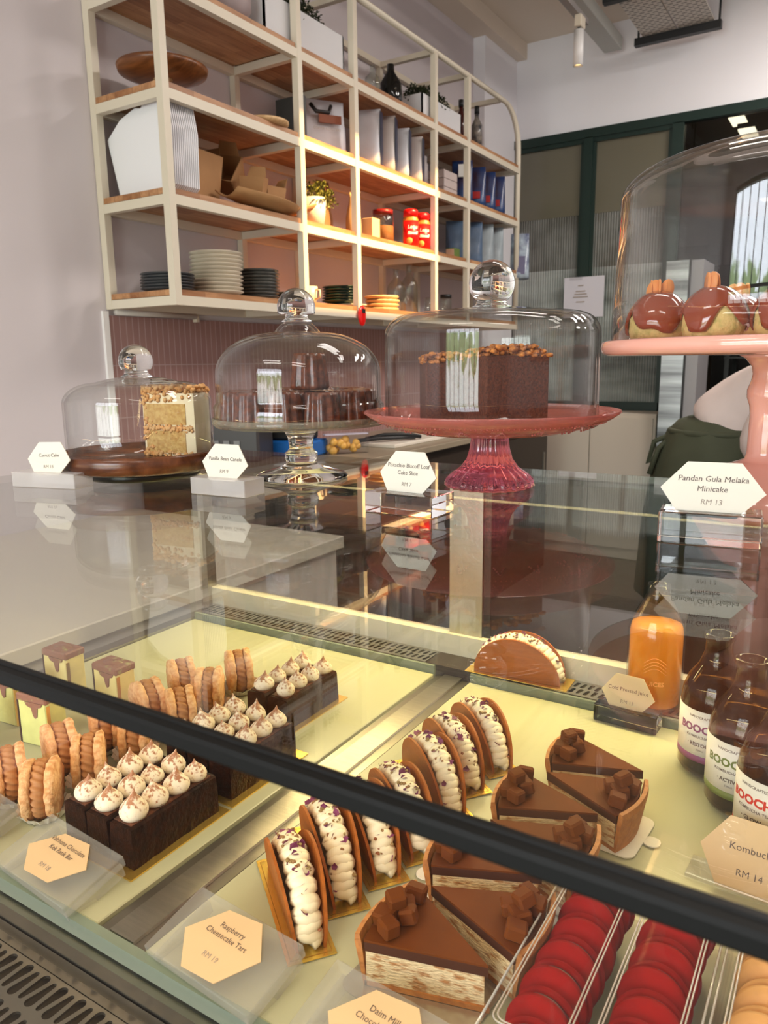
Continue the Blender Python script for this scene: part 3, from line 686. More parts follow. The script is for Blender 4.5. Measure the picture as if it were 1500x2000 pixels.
t = bag('coffee_pouch', (-2.06, 5.07, ST[1] - .05), .13, .09, .30, mat('clear_blue_pouch', (0.42, 0.50, 0.58), 0.25, col2=(0.10, 0.11, 0.2), vscale=14), 'pale blue pouch with dark contents hanging past the end of the shelf', rz=.4, lean=-.12)
MB().box(-.03, .035, -.045, -.036, .02, .14).build('label', mat('pouch_label', (.12, .11, .2), .4), t)
# shelf 2
t = thing('cake_stand_wood', 'round brown wooden cake stand at the near end of the upper shelf', 'cake stand', (-2.23, 2.10, ST[2]))
WD = wood_mat('teak_wood', (0.10, 0.03, 0.008), (0.28, 0.10, 0.03), (1, 1, 1), (1, 8, 8), .35, False)
MB().lathe([(0, 0), (.07, 0), (.065, .008), (.022, .015), (.02, .06), (.035, .072), (0, .072)], 32).build('pedestal', LIGHTW, t)
MB().lathe([(0, .072), (.10, .072), (.155, .092), (.16, .108), (.154, .108), (.14, .096), (0, .086)], 56).build('plate', WD, t)
t = thing('serving_board', 'round pale wooden board lying near the shelf edge', 'board', (-2.13, 2.53, ST[2]))
MB().lathe([(0, 0), (.085, 0), (.098, .008), (.098, .016), (.088, .014), (0, .010)], 48).build('disc', LIGHTW, t); MB().box(-.02, .02, .09, .15, .002, .013, bev=.003).build('handle', LIGHTW, t)
tag(MB().box(-2.34, -2.19, 2.86, 2.89, ST[2], ST[2] + .22, bev=.002).build('grey_box', mat('slate_card', (0.05, 0.055, 0.055), .5)), 'slate grey box standing behind the white coffee bag', 'box')
WBAG = mat('white_foil_bag', (0.58, 0.58, 0.62), 0.35, var=.15, vscale=8); BRN = mat('brown_label', (0.22, 0.06, 0.02), .5)
t = bag('coffee_bag', (-2.235, 3.04, ST[2]), .26, .10, .25, WBAG, 'large white coffee bag with brown label and black handle', rz=1.0, lean=0)
MB().box(-.02, .09, -.056, -.048, .14, .175).build('brown_label', BRN, t)
MB().tube([(-.05, -.03, .22), (-.03, -.05, .185), (.03, -.05, .185), (.05, -.03, .22)], .009, 8).build('handle', BLACKM, t)
text('lettering', 'COFFEE ROASTERS', .016, INKL, t, Matrix.Translation((.02, -.054, .115)) @ Matrix.Rotation(PI/2, 4, 'X'))
WB2 = mat('two_tone_bag', (0.52, 0.46, 0.44), 0.4, var=.1, vscale=6)
prev = None
for k, (y, h) in enumerate(((3.33, .265), (3.47, .27), (3.61, .245), (3.75, .235))):
    lb = ['white coffee bag right behind the thin post, beside the large one', 'white coffee bag second in the row on the upper shelf', 'white coffee bag third in the row on the upper shelf', 'white coffee bag last in the row, next to the canister'][k]
    t = bag('coffee_bag', (-2.15, y, ST[2]), .13, .085, h, WBAG if k % 2 == 0 else WB2, lb, 'row of white coffee bags', rz=.35, lean=0)
    MB().box(.061, .066, -.02, .03, .01, h * .95).build('side_gusset', mat('navy_gusset', (.02, .02, .05), .4), t)
t = thing('canister', 'white canister at the end of the coffee bag row', 'canister', (-2.20, 3.93, ST[2]))
MB().lathe([(0, 0), (.045, 0), (.045, .14), (.04, .145), (.04, .18), (0, .18)], 28).build('body', mat('grey_white', (0.42, 0.38, 0.38), .4), t)
for k in range(3):
    tag(MB().box(-2.26, -2.12, 4.07, 4.235, ST[2] + k * .046, ST[2] + k * .046 + .044, bev=.002).build('carton', mat('lilac_carton', (0.50, 0.42, 0.40), .5)), ['lowest', 'middle', 'top'][k] + ' of three pale cartons stacked on the upper shelf', 'carton', 'stack of pale cartons')
SNK = mat('blue_snack_foil', (0.008, 0.06, 0.20), 0.25, col2=(0.05, 0.014, 0.008), vscale=9, aniso=(1, 1, .4))
for k, y in enumerate((4.36, 4.55, 4.70, 4.85)):
    t = bag('snack_bag', (-2.15, y, ST[2]), .13, .09, .24, SNK, ['blue snack bag with white stripe beside the cartons', 'blue snack bag second from the far cartons', 'blue snack bag third from the far cartons', 'blue snack bag at the far end of the upper shelf'][k], 'blue snack bags', rz=.4)
    MB().box(-.02, .03, -.05, -.044, .05 if k else .14, .09 if k else .21).build('printed_mark', mat('snack_red', (.4, .01, .01), .4) if k else LOTW, t)
# shelf 3 and above
PLW = mat('white_planter', (0.66, 0.66, 0.68), 0.5)
def planter(y0, y1, label, h=.17, x0=-2.30, x1=-2.10):
    t = thing('planter_box', label, 'planter', (0, 0, 0))
    z = ST[3]; b = MB(); b.box(x0, x1, y0, y0 + .008, z, z + h); b.box(x0, x1, y1 - .008, y1, z, z + h); b.box(x0, x0 + .008, y0, y1, z, z + h); b.box(x1 - .008, x1, y0, y1, z, z + h); b.box(x0, x1, y0, y1, z, z + .01); b.box(x0 + .008, x1 - .008, y0 + .008, y1 - .008, z + .01, z + h - .03)
    b.build('trough', PLW, t)
    c = ((x0 + x1) / 2, (y0 + y1) / 2, z + h - .02)
    foliage(t, FOIL, c, (y1 - y0) * .52, 2600, .017, (.42, 1, .50))
    return t
planter(2.52, 3.06, 'long white planter with wiry plants near the top left of the shelves', h=.155, x0=-2.34, x1=-2.10)
planter(3.78, 4.24, 'shorter white planter with wiry plants beside the black bottle', h=.12)
t = thing('round_vase', 'round grey-pink vase partly cut by the top of the photo', 'vase', (-2.16, 2.41, ST[3]))
MB().lathe([(0, 0), (.035, 0), (.068, .05), (.07, .10), (.045, .15), (.03, .16), (.026, .155), (0, .13)], 32).build('body', mat('mauve_vase', (.34, .27, .27), .5), t)
t = thing('swing_bottle', 'round black bottle standing left of the shorter planter', 'bottle', (-2.16, 3.56, ST[3]))
MB().lathe([(0, 0), (.05, 0), (.058, .03), (.055, .11), (.02, .165), (.018, .20), (0, .20)], 28).build('body', mat('black_glass', (0.004, .004, .004), .08), t)
glass_bottle((-2.18, 3.42, ST[3]), .04, .16, 'clear glass decanter left of the round black bottle')
tag(MB().box(-2.30, -2.20, 3.11, 3.17, ST[3], ST[3] + .12, bev=.003).build('black_speaker', BLACKM), 'small black speaker at the end of the long planter', 'speaker')
for k, (y, h, lb) in enumerate(((4.38, .25, 'dark spirit bottle with black cap by the far post'), (4.60, .27, 'patterned bottle with black cap at the far top shelf'), (4.47, .23, 'slim dark bottle behind the far post'))):
    t = thing('spirit_bottle', lb, 'bottle', (-2.17 - .03 * (k == 2), y, ST[3]))
    MB().lathe([(0, 0), (.033, 0), (.033, h * .6), (.013, h * .75), (.012, h * .85), (0, h * .85)], 20).build('body', mat(['dark_red_glass', 'speckled_glass', 'amber_glass'][k], [(.05, .008, .006), (.30, .26, .22), (.04, .02, .01)][k], .15, col2=[None, (.05, .05, .06), None][k], vscale=30), t)
    MB().lathe([(0, h * .84), (.015, h * .84), (.015, h), (0, h)], 16).build('cap', BLACKM, t)

# things on the back worktop
t = thing('produce_bag', 'clear zip bag of yellow pieces on the worktop behind the clear stand', 'bag', (-1.93, 2.76, 1.0), .9)
MB().prism([(-.10, 0), (.10, 0), (.105, .10), (-.10, .11)], -.02, .02, Matrix.Rotation(PI/2, 4, 'X')).build('film', G_PLASTIC, t)
b = MB()
for k in range(22): b.ball((random.uniform(-.075, .06), random.uniform(-.012, .012), random.uniform(.015, .065)), random.uniform(.012, .02), None, 8, 6, (1, .8, 1), .1)
b.build('contents', mat('yellow_fruit', (0.75, 0.40, 0.08), .4), t); MB().box(-.10, .10, -.021, .021, .085, .09).build('zip', mat('zip_lilac', (.55, .5, .6), .4), t)
t = thing('cutting_board', 'white cutting board lying on the back worktop', 'board', (-1.93, 3.3, 1.0), 0)
MB().box(-.10, .10, -.28, .40, 0, .018, bev=.003).build('slab', mat('white_board', (.78, .72, .62), .4), t)
t = thing('black_tongs', 'black tongs lying across the white cutting board', 'tongs', (-1.93, 3.12, 1.019), 0)
MB().tube([(-.09, -.14, .012), (-.03, -.05, .018), (.03, .05, .016), (.07, .14, .012)], .010, 8).build('arm', BLACKM, t)
MB().tube([(-.10, -.05, .012), (-.02, .0, .032), (.05, .10, .028), (.085, .17, .012)], .010, 8).build('arm', BLACKM, t)
t = thing('card_machine', 'dark grey appliance on the worktop behind the wooden cake board', 'appliance', (-2.24, 2.38, 1.0), .4)
MB().box(-.14, .14, -.10, .10, 0, .17, bev=.01).build('body', mat('dark_appliance', (.045, .04, .04), .4), t)
for k in range(4): MB().box(-.10 + k * .045, -.075 + k * .045, -.106, -.1, .05, .09).build('button', mat('grey_button', (.2, .2, .2), .4), t)
t = thing('blue_crate', 'blue plastic crate edge on the back worktop', 'crate', (-2.10, 2.62, 1.0), .2)
MB().box(-.12, .12, -.08, .08, 0, .07, bev=.008).build('body', mat('blue_plastic', (.01, .12, .42), .4), t); MB().box(-.10, .08, -.07, .07, .07, .12, bev=.01).build('black_cloth', BLACKM, t)
tag(MB().box(-1.96, -1.82, 2.30, 2.46, 1.0, 1.004).build('paper_sheet', PAPERW), 'white paper sheet on the worktop edge before the blue crate', 'paper')

# ceiling things
t = thing('track_spotlight', 'white cylinder spotlight hanging from the ceiling track', 'spotlight', (-1.54, 4.6, 3.04))
MB().lathe([(0, .03), (.024, .03), (.024, 0), (.028, 0), (.028, .185), (0, .185)], 28, TR(ry=math.radians(0))).build('barrel', mat('white_lamp', (.75, .74, .74), .35), t)
lm = bpy.data.materials.new('spot_glow'); lm.use_nodes = True; q = lm.node_tree.nodes['Principled BSDF']; q.inputs['Emission Color'].default_value = (1, .62, .2, 1); q.inputs['Emission Strength'].default_value = 3
MB().lathe([(0, .012), (.0235, .012), (.0235, .014), (0, .014)], 24).build('bulb', lm, t)
MB().box(-.02, .02, -.03, .05, .20, .26, bev=.004).build('adapter', WHITE, t); MB().box(-.008, .008, -.008, .008, .18, .21).build('swivel', BLACKM, t)
t = thing('lamp_track', 'grey lamp track carrying the white spotlight', 'track', (0, 0, 0))
MB().box(-1.575, -1.535, 2.3, 4.75, 3.30, 3.33).build('rail', mat('grey_track', (.30, .28, .27), .4), t); MB().box(-1.56, -1.55, 3.2, 3.21, 3.33, RH).build('hanger', STEELD, t)
t = thing('cable_duct', 'long grey cable duct hung under the ceiling ending at the white wall', 'duct', (0, 0, 0))
MB().box(-1.68, -1.56, 2.0, 5.55, 3.42, 3.50, bev=.003).build('body', mat('duct_grey', (.45, .46, .43), .45), t)
for y in (3.0, 5.0): MB().box(-1.625, -1.615, y, y + .01, 3.50, RH).build('hanger_rod', STEELD, t)
# perforated tray unit
def perf_mat():
    m, n, l, b_ = newmat('perforated_metal')
    tcn = n.new('ShaderNodeTexCoord'); bk = n.new('ShaderNodeTexBrick'); bk.inputs['Scale'].default_value = 1; bk.inputs['Brick Width'].default_value = .048; bk.inputs['Row Height'].default_value = .028; bk.inputs['Mortar Size'].default_value = .0098
    bk.inputs['Color1'].default_value = (.05, .045, .04, 1); bk.inputs['Color2'].default_value = (.05, .045, .04, 1); bk.inputs['Mortar'].default_value = (.60, .56, .50, 1)
    l.new(tcn.outputs['Object'], bk.inputs[0]); l.new(bk.outputs['Color'], b_.inputs['Base Color']); b_.inputs['Roughness'].default_value = .5
    return m
t = thing('hanging_tray', 'perforated grey metal tray hung under the ceiling on black bars', 'tray', (0, 0, 0))
PM = perf_mat()
for x0, x1 in ((-1.40, -1.19), (-1.18, -.97)): MB().box(x0, x1, 4.3, 5.60, 3.425, 3.435).build('perforated_panel', PM, t)
for y, z in ((4.72, 3.38), (5.43, 3.38)):
    MB().box(-1.45, -.93, y, y + .045, z, z + .045).build('support_bar', BLACKM, t)
    for x in (-1.435, -.95): MB().box(x, x + .012, y + .015, y + .027, z, RH).build('hanging_rod', BLACKM, t)
for i, (x, y) in enumerate(FILL_LAMPS):
    t = thing('fill_lamp', 'white rectangular frame of an added fill lamp overhead, out of view', 'lamp', (x, y, RH - .05), 0, 'added fill lamps')
    b = MB(); b.box(-.57, .57, -.17, -.15, 0, .05); b.box(-.57, .57, .15, .17, 0, .05); b.box(-.57, -.55, -.15, .15, 0, .05); b.box(.55, .57, -.15, .15, 0, .05)
    b.build('frame', mat('white_lamp', (.75, .74, .74), .35), t)

# ================================================================== DISPLAY CASE
C = thing('display_case', 'glass-topped bakery display case with black front rail and steel deck', 'display case')
CX0, CX1 = -1.012, 0.75
MB().box(CX0, CX1, 0.2078, 0.998, GT - .010, GT).build('glass_top', G_TOP, C)
b = MB(); b.prism([(.1982, -.0060), (.1992, -.0076), (.2062, -.0076), (.2077, -.0062), (.2077, .0004), (.2070, .0013), (.2042, .0014), (.2034, .0004), (.2026, .0002), (.2020, .0010), (.1994, .0004), (.1982, -.0012)], CX0, CX1, Matrix(((0, 0, 1, 0), (1, 0, 0, 0), (0, 1, 0, GT), (0, 0, 0, 1)))); b.build('front_rail', BLACK, C)
MB().box(CX0, CX1, 0.2012, 0.2052, 0.83, GT - .0078).build('front_glass', G_PANE, C)
MB().box(CX0, CX0 + .006, 0.205, 0.99, 0.93, GT - .0105).build('side_glass', G_PANE, C)
MB().box(CX0, CX1, 0.985, 0.991, DK + .045, GT - .0105).build('rear_glass_door', G_PANE, C)
MB().box(-.499, -.4455, 0.978, 0.9845, DK + .002, GT - .0105).build('rear_pillar', STEEL, C)
MB().box(-.4445, -.434, 0.982, 0.9845, DK + .044, GT - .0105).build('rear_pillar_seal', BLACKM, C)
MB().box(CX0 + .007, CX0 + .022, 0.962, 0.984, DK, GT - .0105).build('corner_post', STEEL, C)
MB().box(CX0 + .0065, CX1, 0.97, 0.992, DK - .01, DK + .044).build('rear_sill', mat('sill_cream', (.62, .58, .46), .35), C)

# deck: white trays, steel divider, glass strips
for i, (x0, x1) in enumerate(((CX0 + .03, -.493), (-.4355, .30), (.36, CX1))):
    MB().box(x0, x1, .332, .916, DK - .012, DK, bev=.001).build('tray', TRAY, C)
for x0, x1 in ((-.4905, -.438), (.302, .358)):
    MB().box(x0, x1, .332, .968, DK - .014, DK - .003).build('divider', STEELD, C)
    MB().box(x0 + .012, x1 - .012, .333, .968, DK - .0028, DK + .0004).build('divider_cap', STEEL, C)
MB().box(CX0 + .007, CX1, .3235, .3315, DK - .014, DK + .0005).build('front_glass_strip', G_EDGE, C)
for x0, x1 in ((CX0 + .03, -.4935), (-.4350, .30)):
    MB().box(x0, x1, .917, .922, DK - .01, DK + .012).build('rear_glass_strip', G_EDGE, C)
MB().box(CX0 + .007, CX0 + .029, .32, .965, DK - .014, DK + .004).build('side_ledge', STEELD, C)
b = MB()
b.box(CX0 + .007, CX1, .3165, .3234, DK - .030, DK - .017); b.box(CX0 + .007, CX1, .3215, .3234, DK - .050, DK - .030); b.box(CX0 + .007, CX1, .312, .3200, DK - .0505, DK - .040)
b.build('front_step', STEELD, C)
def grille(name, x0, x1, y0, y1, z, pitch, L, w, rows, m, slant=.0, cut_dark=True):
    """perforated plate: built as strips between the slots so the slots are open"""
    b = MB(); rowh = (y1 - y0) / rows
    for r in range(rows):
        ya = y0 + r * rowh; yb = ya + rowh; m0 = (rowh - L) / 2
        b.box(x0, x1, ya, ya + m0, z - .0015, z); b.box(x0, x1, yb - m0, yb, z - .0015, z)
        x = x0 + (pitch / 2 if r % 2 else 0); n = int((x1 - x0) / pitch)
        for k in range(n):
            xa = x + k * pitch; ww = pitch - w
            s_ = slant
            vs = [(xa, ya + m0, z - .0015), (xa + ww * .75, ya + m0, z - .0015), (xa + ww + s_ + ww * .25, yb - m0, z - .0015), (xa + s_, yb - m0, z - .0015)]
            vs += [(a_, b_, z) for a_, b_, c_ in vs]
            b.add(vs, [(3, 2, 1, 0), (4, 5, 6, 7), (0, 1, 5, 4), (1, 2, 6, 5), (2, 3, 7, 6), (3, 0, 4, 7)])
    return b.build(name, m, C)
# front grille plate with rounded slots cut as dark insets below the surface
GFZ = DK - .0510
MB().box(CX0 + .007, CX1, .2065, .323, GFZ - .02, GFZ - .012).build('front_duct_floor', mat('duct_dark', (.06, .045, .03), .6), C)
def slot_plate(name, x0, x1, y0, y1, z, pitch, L, r0, r1, y_rows, m, ang):
    """flat steel plate with real teardrop holes, triangulated between outer rectangle cells and slot outlines"""
    b = MB(); n = int((x1 - x0) / pitch)
    edges = [y0] + [(a + c) / 2 for a, c in zip(y_rows, y_rows[1:])] + [y1]
    for ri, yc in enumerate(y_rows):
        ya, yb = edges[ri], edges[ri + 1]
        for k in range(n):
            xa = x0 + k * pitch; xb = xa + pitch; cx = (xa + xb) / 2
            big = (k + ri) % 2 == 0
            ra, rb = (r0, r1) if big else (r1, r0)
            K = 8; out = []
            for i in range(K + 1): t_ = PI * i / K; out.append((cx + ang * .5 + ra * math.cos(t_), yc + L / 2 - r0 + ra * math.sin(t_)))
            for i in range(K + 1): t_ = PI + PI * i / K; out.append((cx - ang * .5 + rb * math.cos(t_), yc - L / 2 + r0 + rb * math.sin(t_)))
            N = len(out)
            # matching points on the cell boundary
            bd = []
            for (px, py) in out:
                dx, dy = (px - cx) / (pitch / 2), (py - yc) / ((yb - ya) / 2)
                u = K; s_ = max(abs(dx), abs(dy)) or 1
                bx, by = dx / s_, dy / s_
                bd.append((cx + ang * by * .5 * 0 + bx * pitch / 2, (ya + yb) / 2 + by * (yb - ya) / 2))
            vs = [(p[0], p[1], z) for p in bd] + [(p[0], p[1], z) for p in out] + [(p[0], p[1], z - .0025) for p in out]
            fs = []
            for i in range(N):
                j = (i + 1) % N; fs.append((i, j, N + j, N + i)); fs.append((N + i, N + j, 2 * N + j, 2 * N + i))
            # corners of the cell
            cs = [(xb, yb), (xa, yb), (xa, ya), (xb, ya)]
            for c_ in cs:
                best = None
                for i in range(N):
                    j = (i + 1) % N; p, q_ = bd[i], bd[j]
                    if (abs(p[0] - c_[0]) < 1e-7 and abs(q_[1] - c_[1]) < 1e-7) or (abs(q_[0] - c_[0]) < 1e-7 and abs(p[1] - c_[1]) < 1e-7): best = (i, j)
                if best: vs.append((c_[0], c_[1], z)); fs.append((best[0], len(vs) - 1, best[1]))
            b.add(vs, fs)
    return b.build(name, m, C)
slot_plate('front_grille', CX0 + .01, CX1 - .01, .2065, .3115, GFZ, .0116, .0290, .0046, .0025, [.2262, .2605, .2948], STEELD, .002)
# rear grille
RGZ = DK + .013
MB().box(CX0 + .03, CX1, .925, .968, DK - .012, DK + .003).build('rear_duct_floor', mat('duct_dark', (.06, .045, .03), .6), C)
for x0, x1 in ((CX0 + .03, -.51), (-.425, .30)):
    slot_plate('rear_grille', x0, x1, .923, .9695, RGZ, .0098, .0165, .0030, .0022, [.937, .956], STEEL, .002)
MB().box(-.5095, -.4255, .923, .9695, DK - .003, DK + .0125).build('divider_block', DARK, C)
# body below
b = MB(); b.box(CX0, CX1, .20, .99, .08, .83); b.box(CX0, CX1, .225, .995, .83, .885)
b.build('base_cabinet', mat('case_front_panel', (.55, .52, .48), .4), C)
MB().box(CX0 + .03, CX1 - .02, .24, .96, 0.0, .08).build('plinth', DARK, C)

# ================================================================== CAKE STANDS ON THE GLASS
def dome(t, r, z0, zs, za, rim=0.0, wall=.0028, sh=.55, knob_r=.023, knob_z=None, neck_r=.014, ring=False, taper=0.0, part='glass_dome'):
    """bell: straight wall to zs, rounded shoulder, shallow crown to za"""
    prof = [(r + rim, z0)]
    if ring: prof += [(r + .001, z0 + .002), (r + .001, z0 + .022), (r - .002, z0 + .026), (r - .003, z0 + .030)]
    rt = r - taper
    prof.append((r - (.003 if ring else 0), z0 + .032))
    k = 12
    rc = rt * (1 - sh)
    for i in range(k + 1):
        a = PI / 2 * i / k
        prof.append((rc + (rt - rc) * math.cos(a), zs + (za - zs) * .80 * math.sin(a)))
    for i in range(1, 6):
        u = i / 5; prof.append((rc * (1 - u) + .0001 + neck_r * u * .9, zs + (za - zs) * (.80 + .20 * math.sin(u * PI / 2))))
    inner = [(max(0.0001, rr - wall), z - (wall if i > 3 else 0)) for i, (rr, z) in enumerate(prof)]
    inner[0] = (prof[0][0] - wall, z0)
    full = prof + [(0, za + .0002), (0, za - wall)] + inner[::-1]
    MB().lathe(full, 72, close=True).build(part, G_DOME, t)
    kz = knob_z; hh = kz - za
    kp = [(0, za + .0004), (neck_r * 1.35, za + .0004), (neck_r * 1.0, za + .004), (neck_r * .9, za + .010)]
    cz = kz - knob_r
    a0 = math.asin(max(-1, min(1, (za + .010 - cz) / knob_r))) if abs(za + .010 - cz) < knob_r else -1.1
    for i in range(13):
        a = a0 + (PI / 2 - a0) * i / 12; kp.append((max(0, knob_r * math.cos(a)) if i < 12 else 0, cz + knob_r * math.sin(a)))
    return MB().lathe(kp, 40).build('knob', SOLID, t)

# 1 walnut board with carrot cake slice
z = -GT
t = thing('cake_board', 'round walnut board with a clear glass dome on a dark turned foot', 'cake stand', (-.834, .703, GT))
MB().lathe([(0, .0005), (.075, .0005), (.078, .004), (.078, .012), (0, .012)], 56).build('foot', mat('dark_foot', (.012, .010, .008), .3), t)
MB().lathe([(0, .012), (.100, .012), (.1095, .016), (.111, .027), (.110, .034), (.106, .0365), (.1035, .0355), (.102, .028), (0, .0275)], 80).build('plate', WALNUT, t)
t2 = thing('glass_cloche', 'low clear glass dome with ball knob over the carrot cake slice', 'cake dome', (-.834, .703, GT + .0285))
dome(t2, .0975, 0, .072, .106, knob_r=.0225, knob_z=.149, neck_r=.016, sh=.42)
def cake_slice(loc, rz):
    t = thing('cake_slice', 'two-layer carrot cake slice with cream frosting and crumbs', 'cake', loc, rz)
    r, h, a = .098, .084, math.radians(38)
    def wedge(r0, r1, z0, z1, grow=0, n=10):
        P_ = [(r0 * math.cos(0), -grow)] + [] if False else []
        P_ = [(r0, -grow), (r1, -grow)] + [(r1 * math.cos(a * i / n), r1 * math.sin(a * i / n)) for i in range(1, n)] + [(r1 * math.cos(a), r1 * math.sin(a)), (r0 * math.cos(a), r0 * math.sin(a))]
        return MB().prism(P_, z0, z1)
    wedge(.012, r, 0, h).build('frosting', FROST, t)
    b = wedge(.016, r - .016, .004, .034, .0012); b.build('sponge_layer', SPONGE, t)
    b = wedge(.014, r - .014, .042, .070, .0012); b.build('sponge_layer', SPONGE, t)
    b = MB()
    for _ in range(330):
        rr = random.uniform(.012, r); aa = random.uniform(0, a * 1.0)
        b.ball((rr * math.cos(aa), rr * math.sin(aa), h + random.uniform(0, .009)), random.uniform(.0018, .0052), None, 6, 4, (1, 1, .8), .25)
    for _ in range(200):
        x = random.uniform(.012, r * .97) if random.random() < .6 else random.uniform(.012, .04); zz = random.choice([random.gauss(.038, .004), random.uniform(.072, .086), random.uniform(0, .006), random.uniform(0, .08) if x < .03 else .038])
        b.ball((x, -.0012, zz), random.uniform(.0012, .0032), None, 6, 4, (1, .8, 1), .25)
    b.build('crumb_topping', CRUMB, t)
# cut face looks at the camera: local -Y -> towards camera
cake_slice((-.844, .706, GT + .0285), math.radians(-4 + 12))

# 2 clear glass stand with caneles
t = thing('clear_cake_stand', 'clear glass pedestal stand holding the caneles', 'cake stand', (-.621, .785, GT))
MB().lathe([(0, .0004), (.0600, .0004), (.0610, .003), (.058, .006), (.030, .015), (.020, .020), (.0195, .022), (.0215, .027), (.0215, .034), (.0175, .037), (.0155, .040), (.0165, .052), (.021, .062), (.030, .067), (0, .067)], 64).build('pedestal', SOLID, t)
MB().lathe([(0, .0672), (.03, .0672), (.109, .0705), (.113, .075), (.113, .082), (.1115, .082), (.1110, .077), (.107, .0740), (0, .0720)], 80, close=False).build('plate', thin_glass('stand_glass', (.93, .93, .88), 1.5, 0.02, .12, (.75, .70, .58)), t)
t2 = thing('glass_cloche', 'domed clear glass cover with a large ball knob over the caneles', 'cake dome', (-.621, .785, GT + .0745))
dome(t2, .1095, 0, .062, .127, knob_r=.0246, knob_z=.169, neck_r=.015, ring=True, sh=.72, taper=.003)
cn = None
pos = []
for k in range(11): a = 2 * PI * k / 11; pos.append((.080 * math.cos(a), .080 * math.sin(a), 0))
for k in range(5): a = 2 * PI * k / 5 + .3; pos.append((.036 * math.cos(a), .036 * math.sin(a), 0))
pos.append((.032, -.018, .0445))
for k, (x, y, zz) in enumerate(pos):
    lb = 'fluted dark brown canele in the ring under the middle glass dome' if k < 11 else 'fluted dark brown canele in the centre of the crowded plate'
    if zz: lb = 'single fluted canele standing on top of the others'
    if cn is None:
        cn = MB().lathe([(0, 0), (.0205, 0), (.0228, .003), (.0225, .006), (.0190, .040), (.0175, .0435), (.013, .0425), (.006, .039), (0, .038)], 48, flute=11, famp=.095, fz=lambda z_: 1 if z_ > .002 else .6).build('canele', CANELE); o = cn
    else: o = cn.copy(); COL.objects.link(o)
    o.location = (-.621 + x, .785 + y, GT + .0725 + zz); o.rotation_euler = (0, 0, random.uniform(0, 6)); o.scale = (1, 1, random.uniform(.97, 1.03))
    tag(o, lb, 'canele', 'caneles under the middle glass dome')

# 3 rose glass stand with loaf slices
t = thing('rose_glass_stand', 'rose-red pressed glass cake stand with a fluted foot', 'cake stand', (-.372, .833, GT))
MB().lathe([(0, .0004), (.0500, .0004), (.0530, .003), (.0515, .010), (.044, .017), (.034, .024), (.027, .034), (.0235, .046), (.0220, .058), (.0225, .0630), (0, .0630)], 144, flute=24, famp=.028, fz=lambda z_: 1).build('fluted_foot', ROSE, t)
MB().lathe([(0, .0632), (.045, .0632), (.085, .0665), (.118, .074), (.140, .083), (.1505, .0905), (.1495, .0925), (.138, .0870), (.129, .0800), (.1255, .0765), (0, .0745)], 144).build('plate', G_ROSE, t)
b = MB()
for k in range(18):
    a = 2 * PI * k / 18
    for q in range(-4, 5):
        aa = a + q * .012; rr = .118 + .006 * math.cos(q * .7) ; b.ball((rr * math.cos(aa), rr * math.sin(aa), .0736 + .0022 * (rr - .118) / .006), .0013, None, 5, 4)
for k in range(150): a = 2 * PI * k / 150; b.ball((.1335 * math.cos(a), .1335 * math.sin(a), .0800), .0009, None, 5, 3)
b.build('pressed_beading', mat('rose_bead', (.70, .24, .22), .12, tr=.5), t)
t2 = thing('glass_cloche', 'wide straight-sided glass dome with ball knob on the rose stand', 'cake dome', (-.372, .833, GT + .0752))
dome(t2, .1340 * .93, 0, .103, .134, knob_r=.0265, knob_z=.188, neck_r=.0185, sh=.22)
def loaf(loc, rz, w, d, h, label):
    t = thing('loaf_slice', label, 'cake', loc, rz, 'chocolate loaf slices under the wide dome')
    MB().box(-w / 2, w / 2, -d / 2, d / 2, 0, h, bev=.002).build('loaf_body', LOAF, t)
    b = MB()
    for _ in range(260):
        x = random.uniform(-w / 2, w / 2); y = random.uniform(-d / 2, d / 2); k = 1 - (abs(x) / (w / 2)) ** 3 * .5
        b.ball((x, y, h + random.uniform(-.002, .011) * k), random.uniform(.0022, .0052), None, 6, 4, (1, 1, .6), .3)
    b.build('nut_crumb_topping', NUTS, t)
loaf((-.354, .836, GT + .0752), math.radians(52), .082, .058, .080, 'chocolate loaf slice with nut crumb, taller block on the right')
loaf((-.447, .868, GT + .0752), math.radians(38), .064, .050, .074, 'chocolate loaf slice with nut crumb, lower block on the left')

# 4 pink ceramic stand with minicakes
t = thing('pink_cake_stand', 'pink glazed ceramic cake stand on a turned column', 'cake stand', (-.072, .808, GT))
MB().lathe([(0, .0004), (.060, .0004), (.062, .006), (.055, .018), (.044, .036), (.036, .046), (.024, .0505), (.0185, .053), (.0172, .060), (.0170, .095), (.0180, .104), (.0208, .112), (.0210, .119), (.0182, .127), (.0172, .134), (.0185, .141), (.0245, .1485), (.030, .1515), (0, .1515)], 64).build('column', PINKC, t)
MB().lathe([(0, .1517), (.03, .1517), (.150, .1525), (.156, .155), (.1575, .160), (.1565, .1655), (.152, .167), (0, .1662)], 96).build('plate', PINKC, t)
t2 = thing('glass_cloche', 'tall clear glass dome on the pink stand, cut by the photo edge', 'cake dome', (-.072, .808, GT + .1672))
dome(t2, .1475, 0, .128, .168, knob_r=.013, knob_z=.186, neck_r=.010, sh=.45, taper=.003)
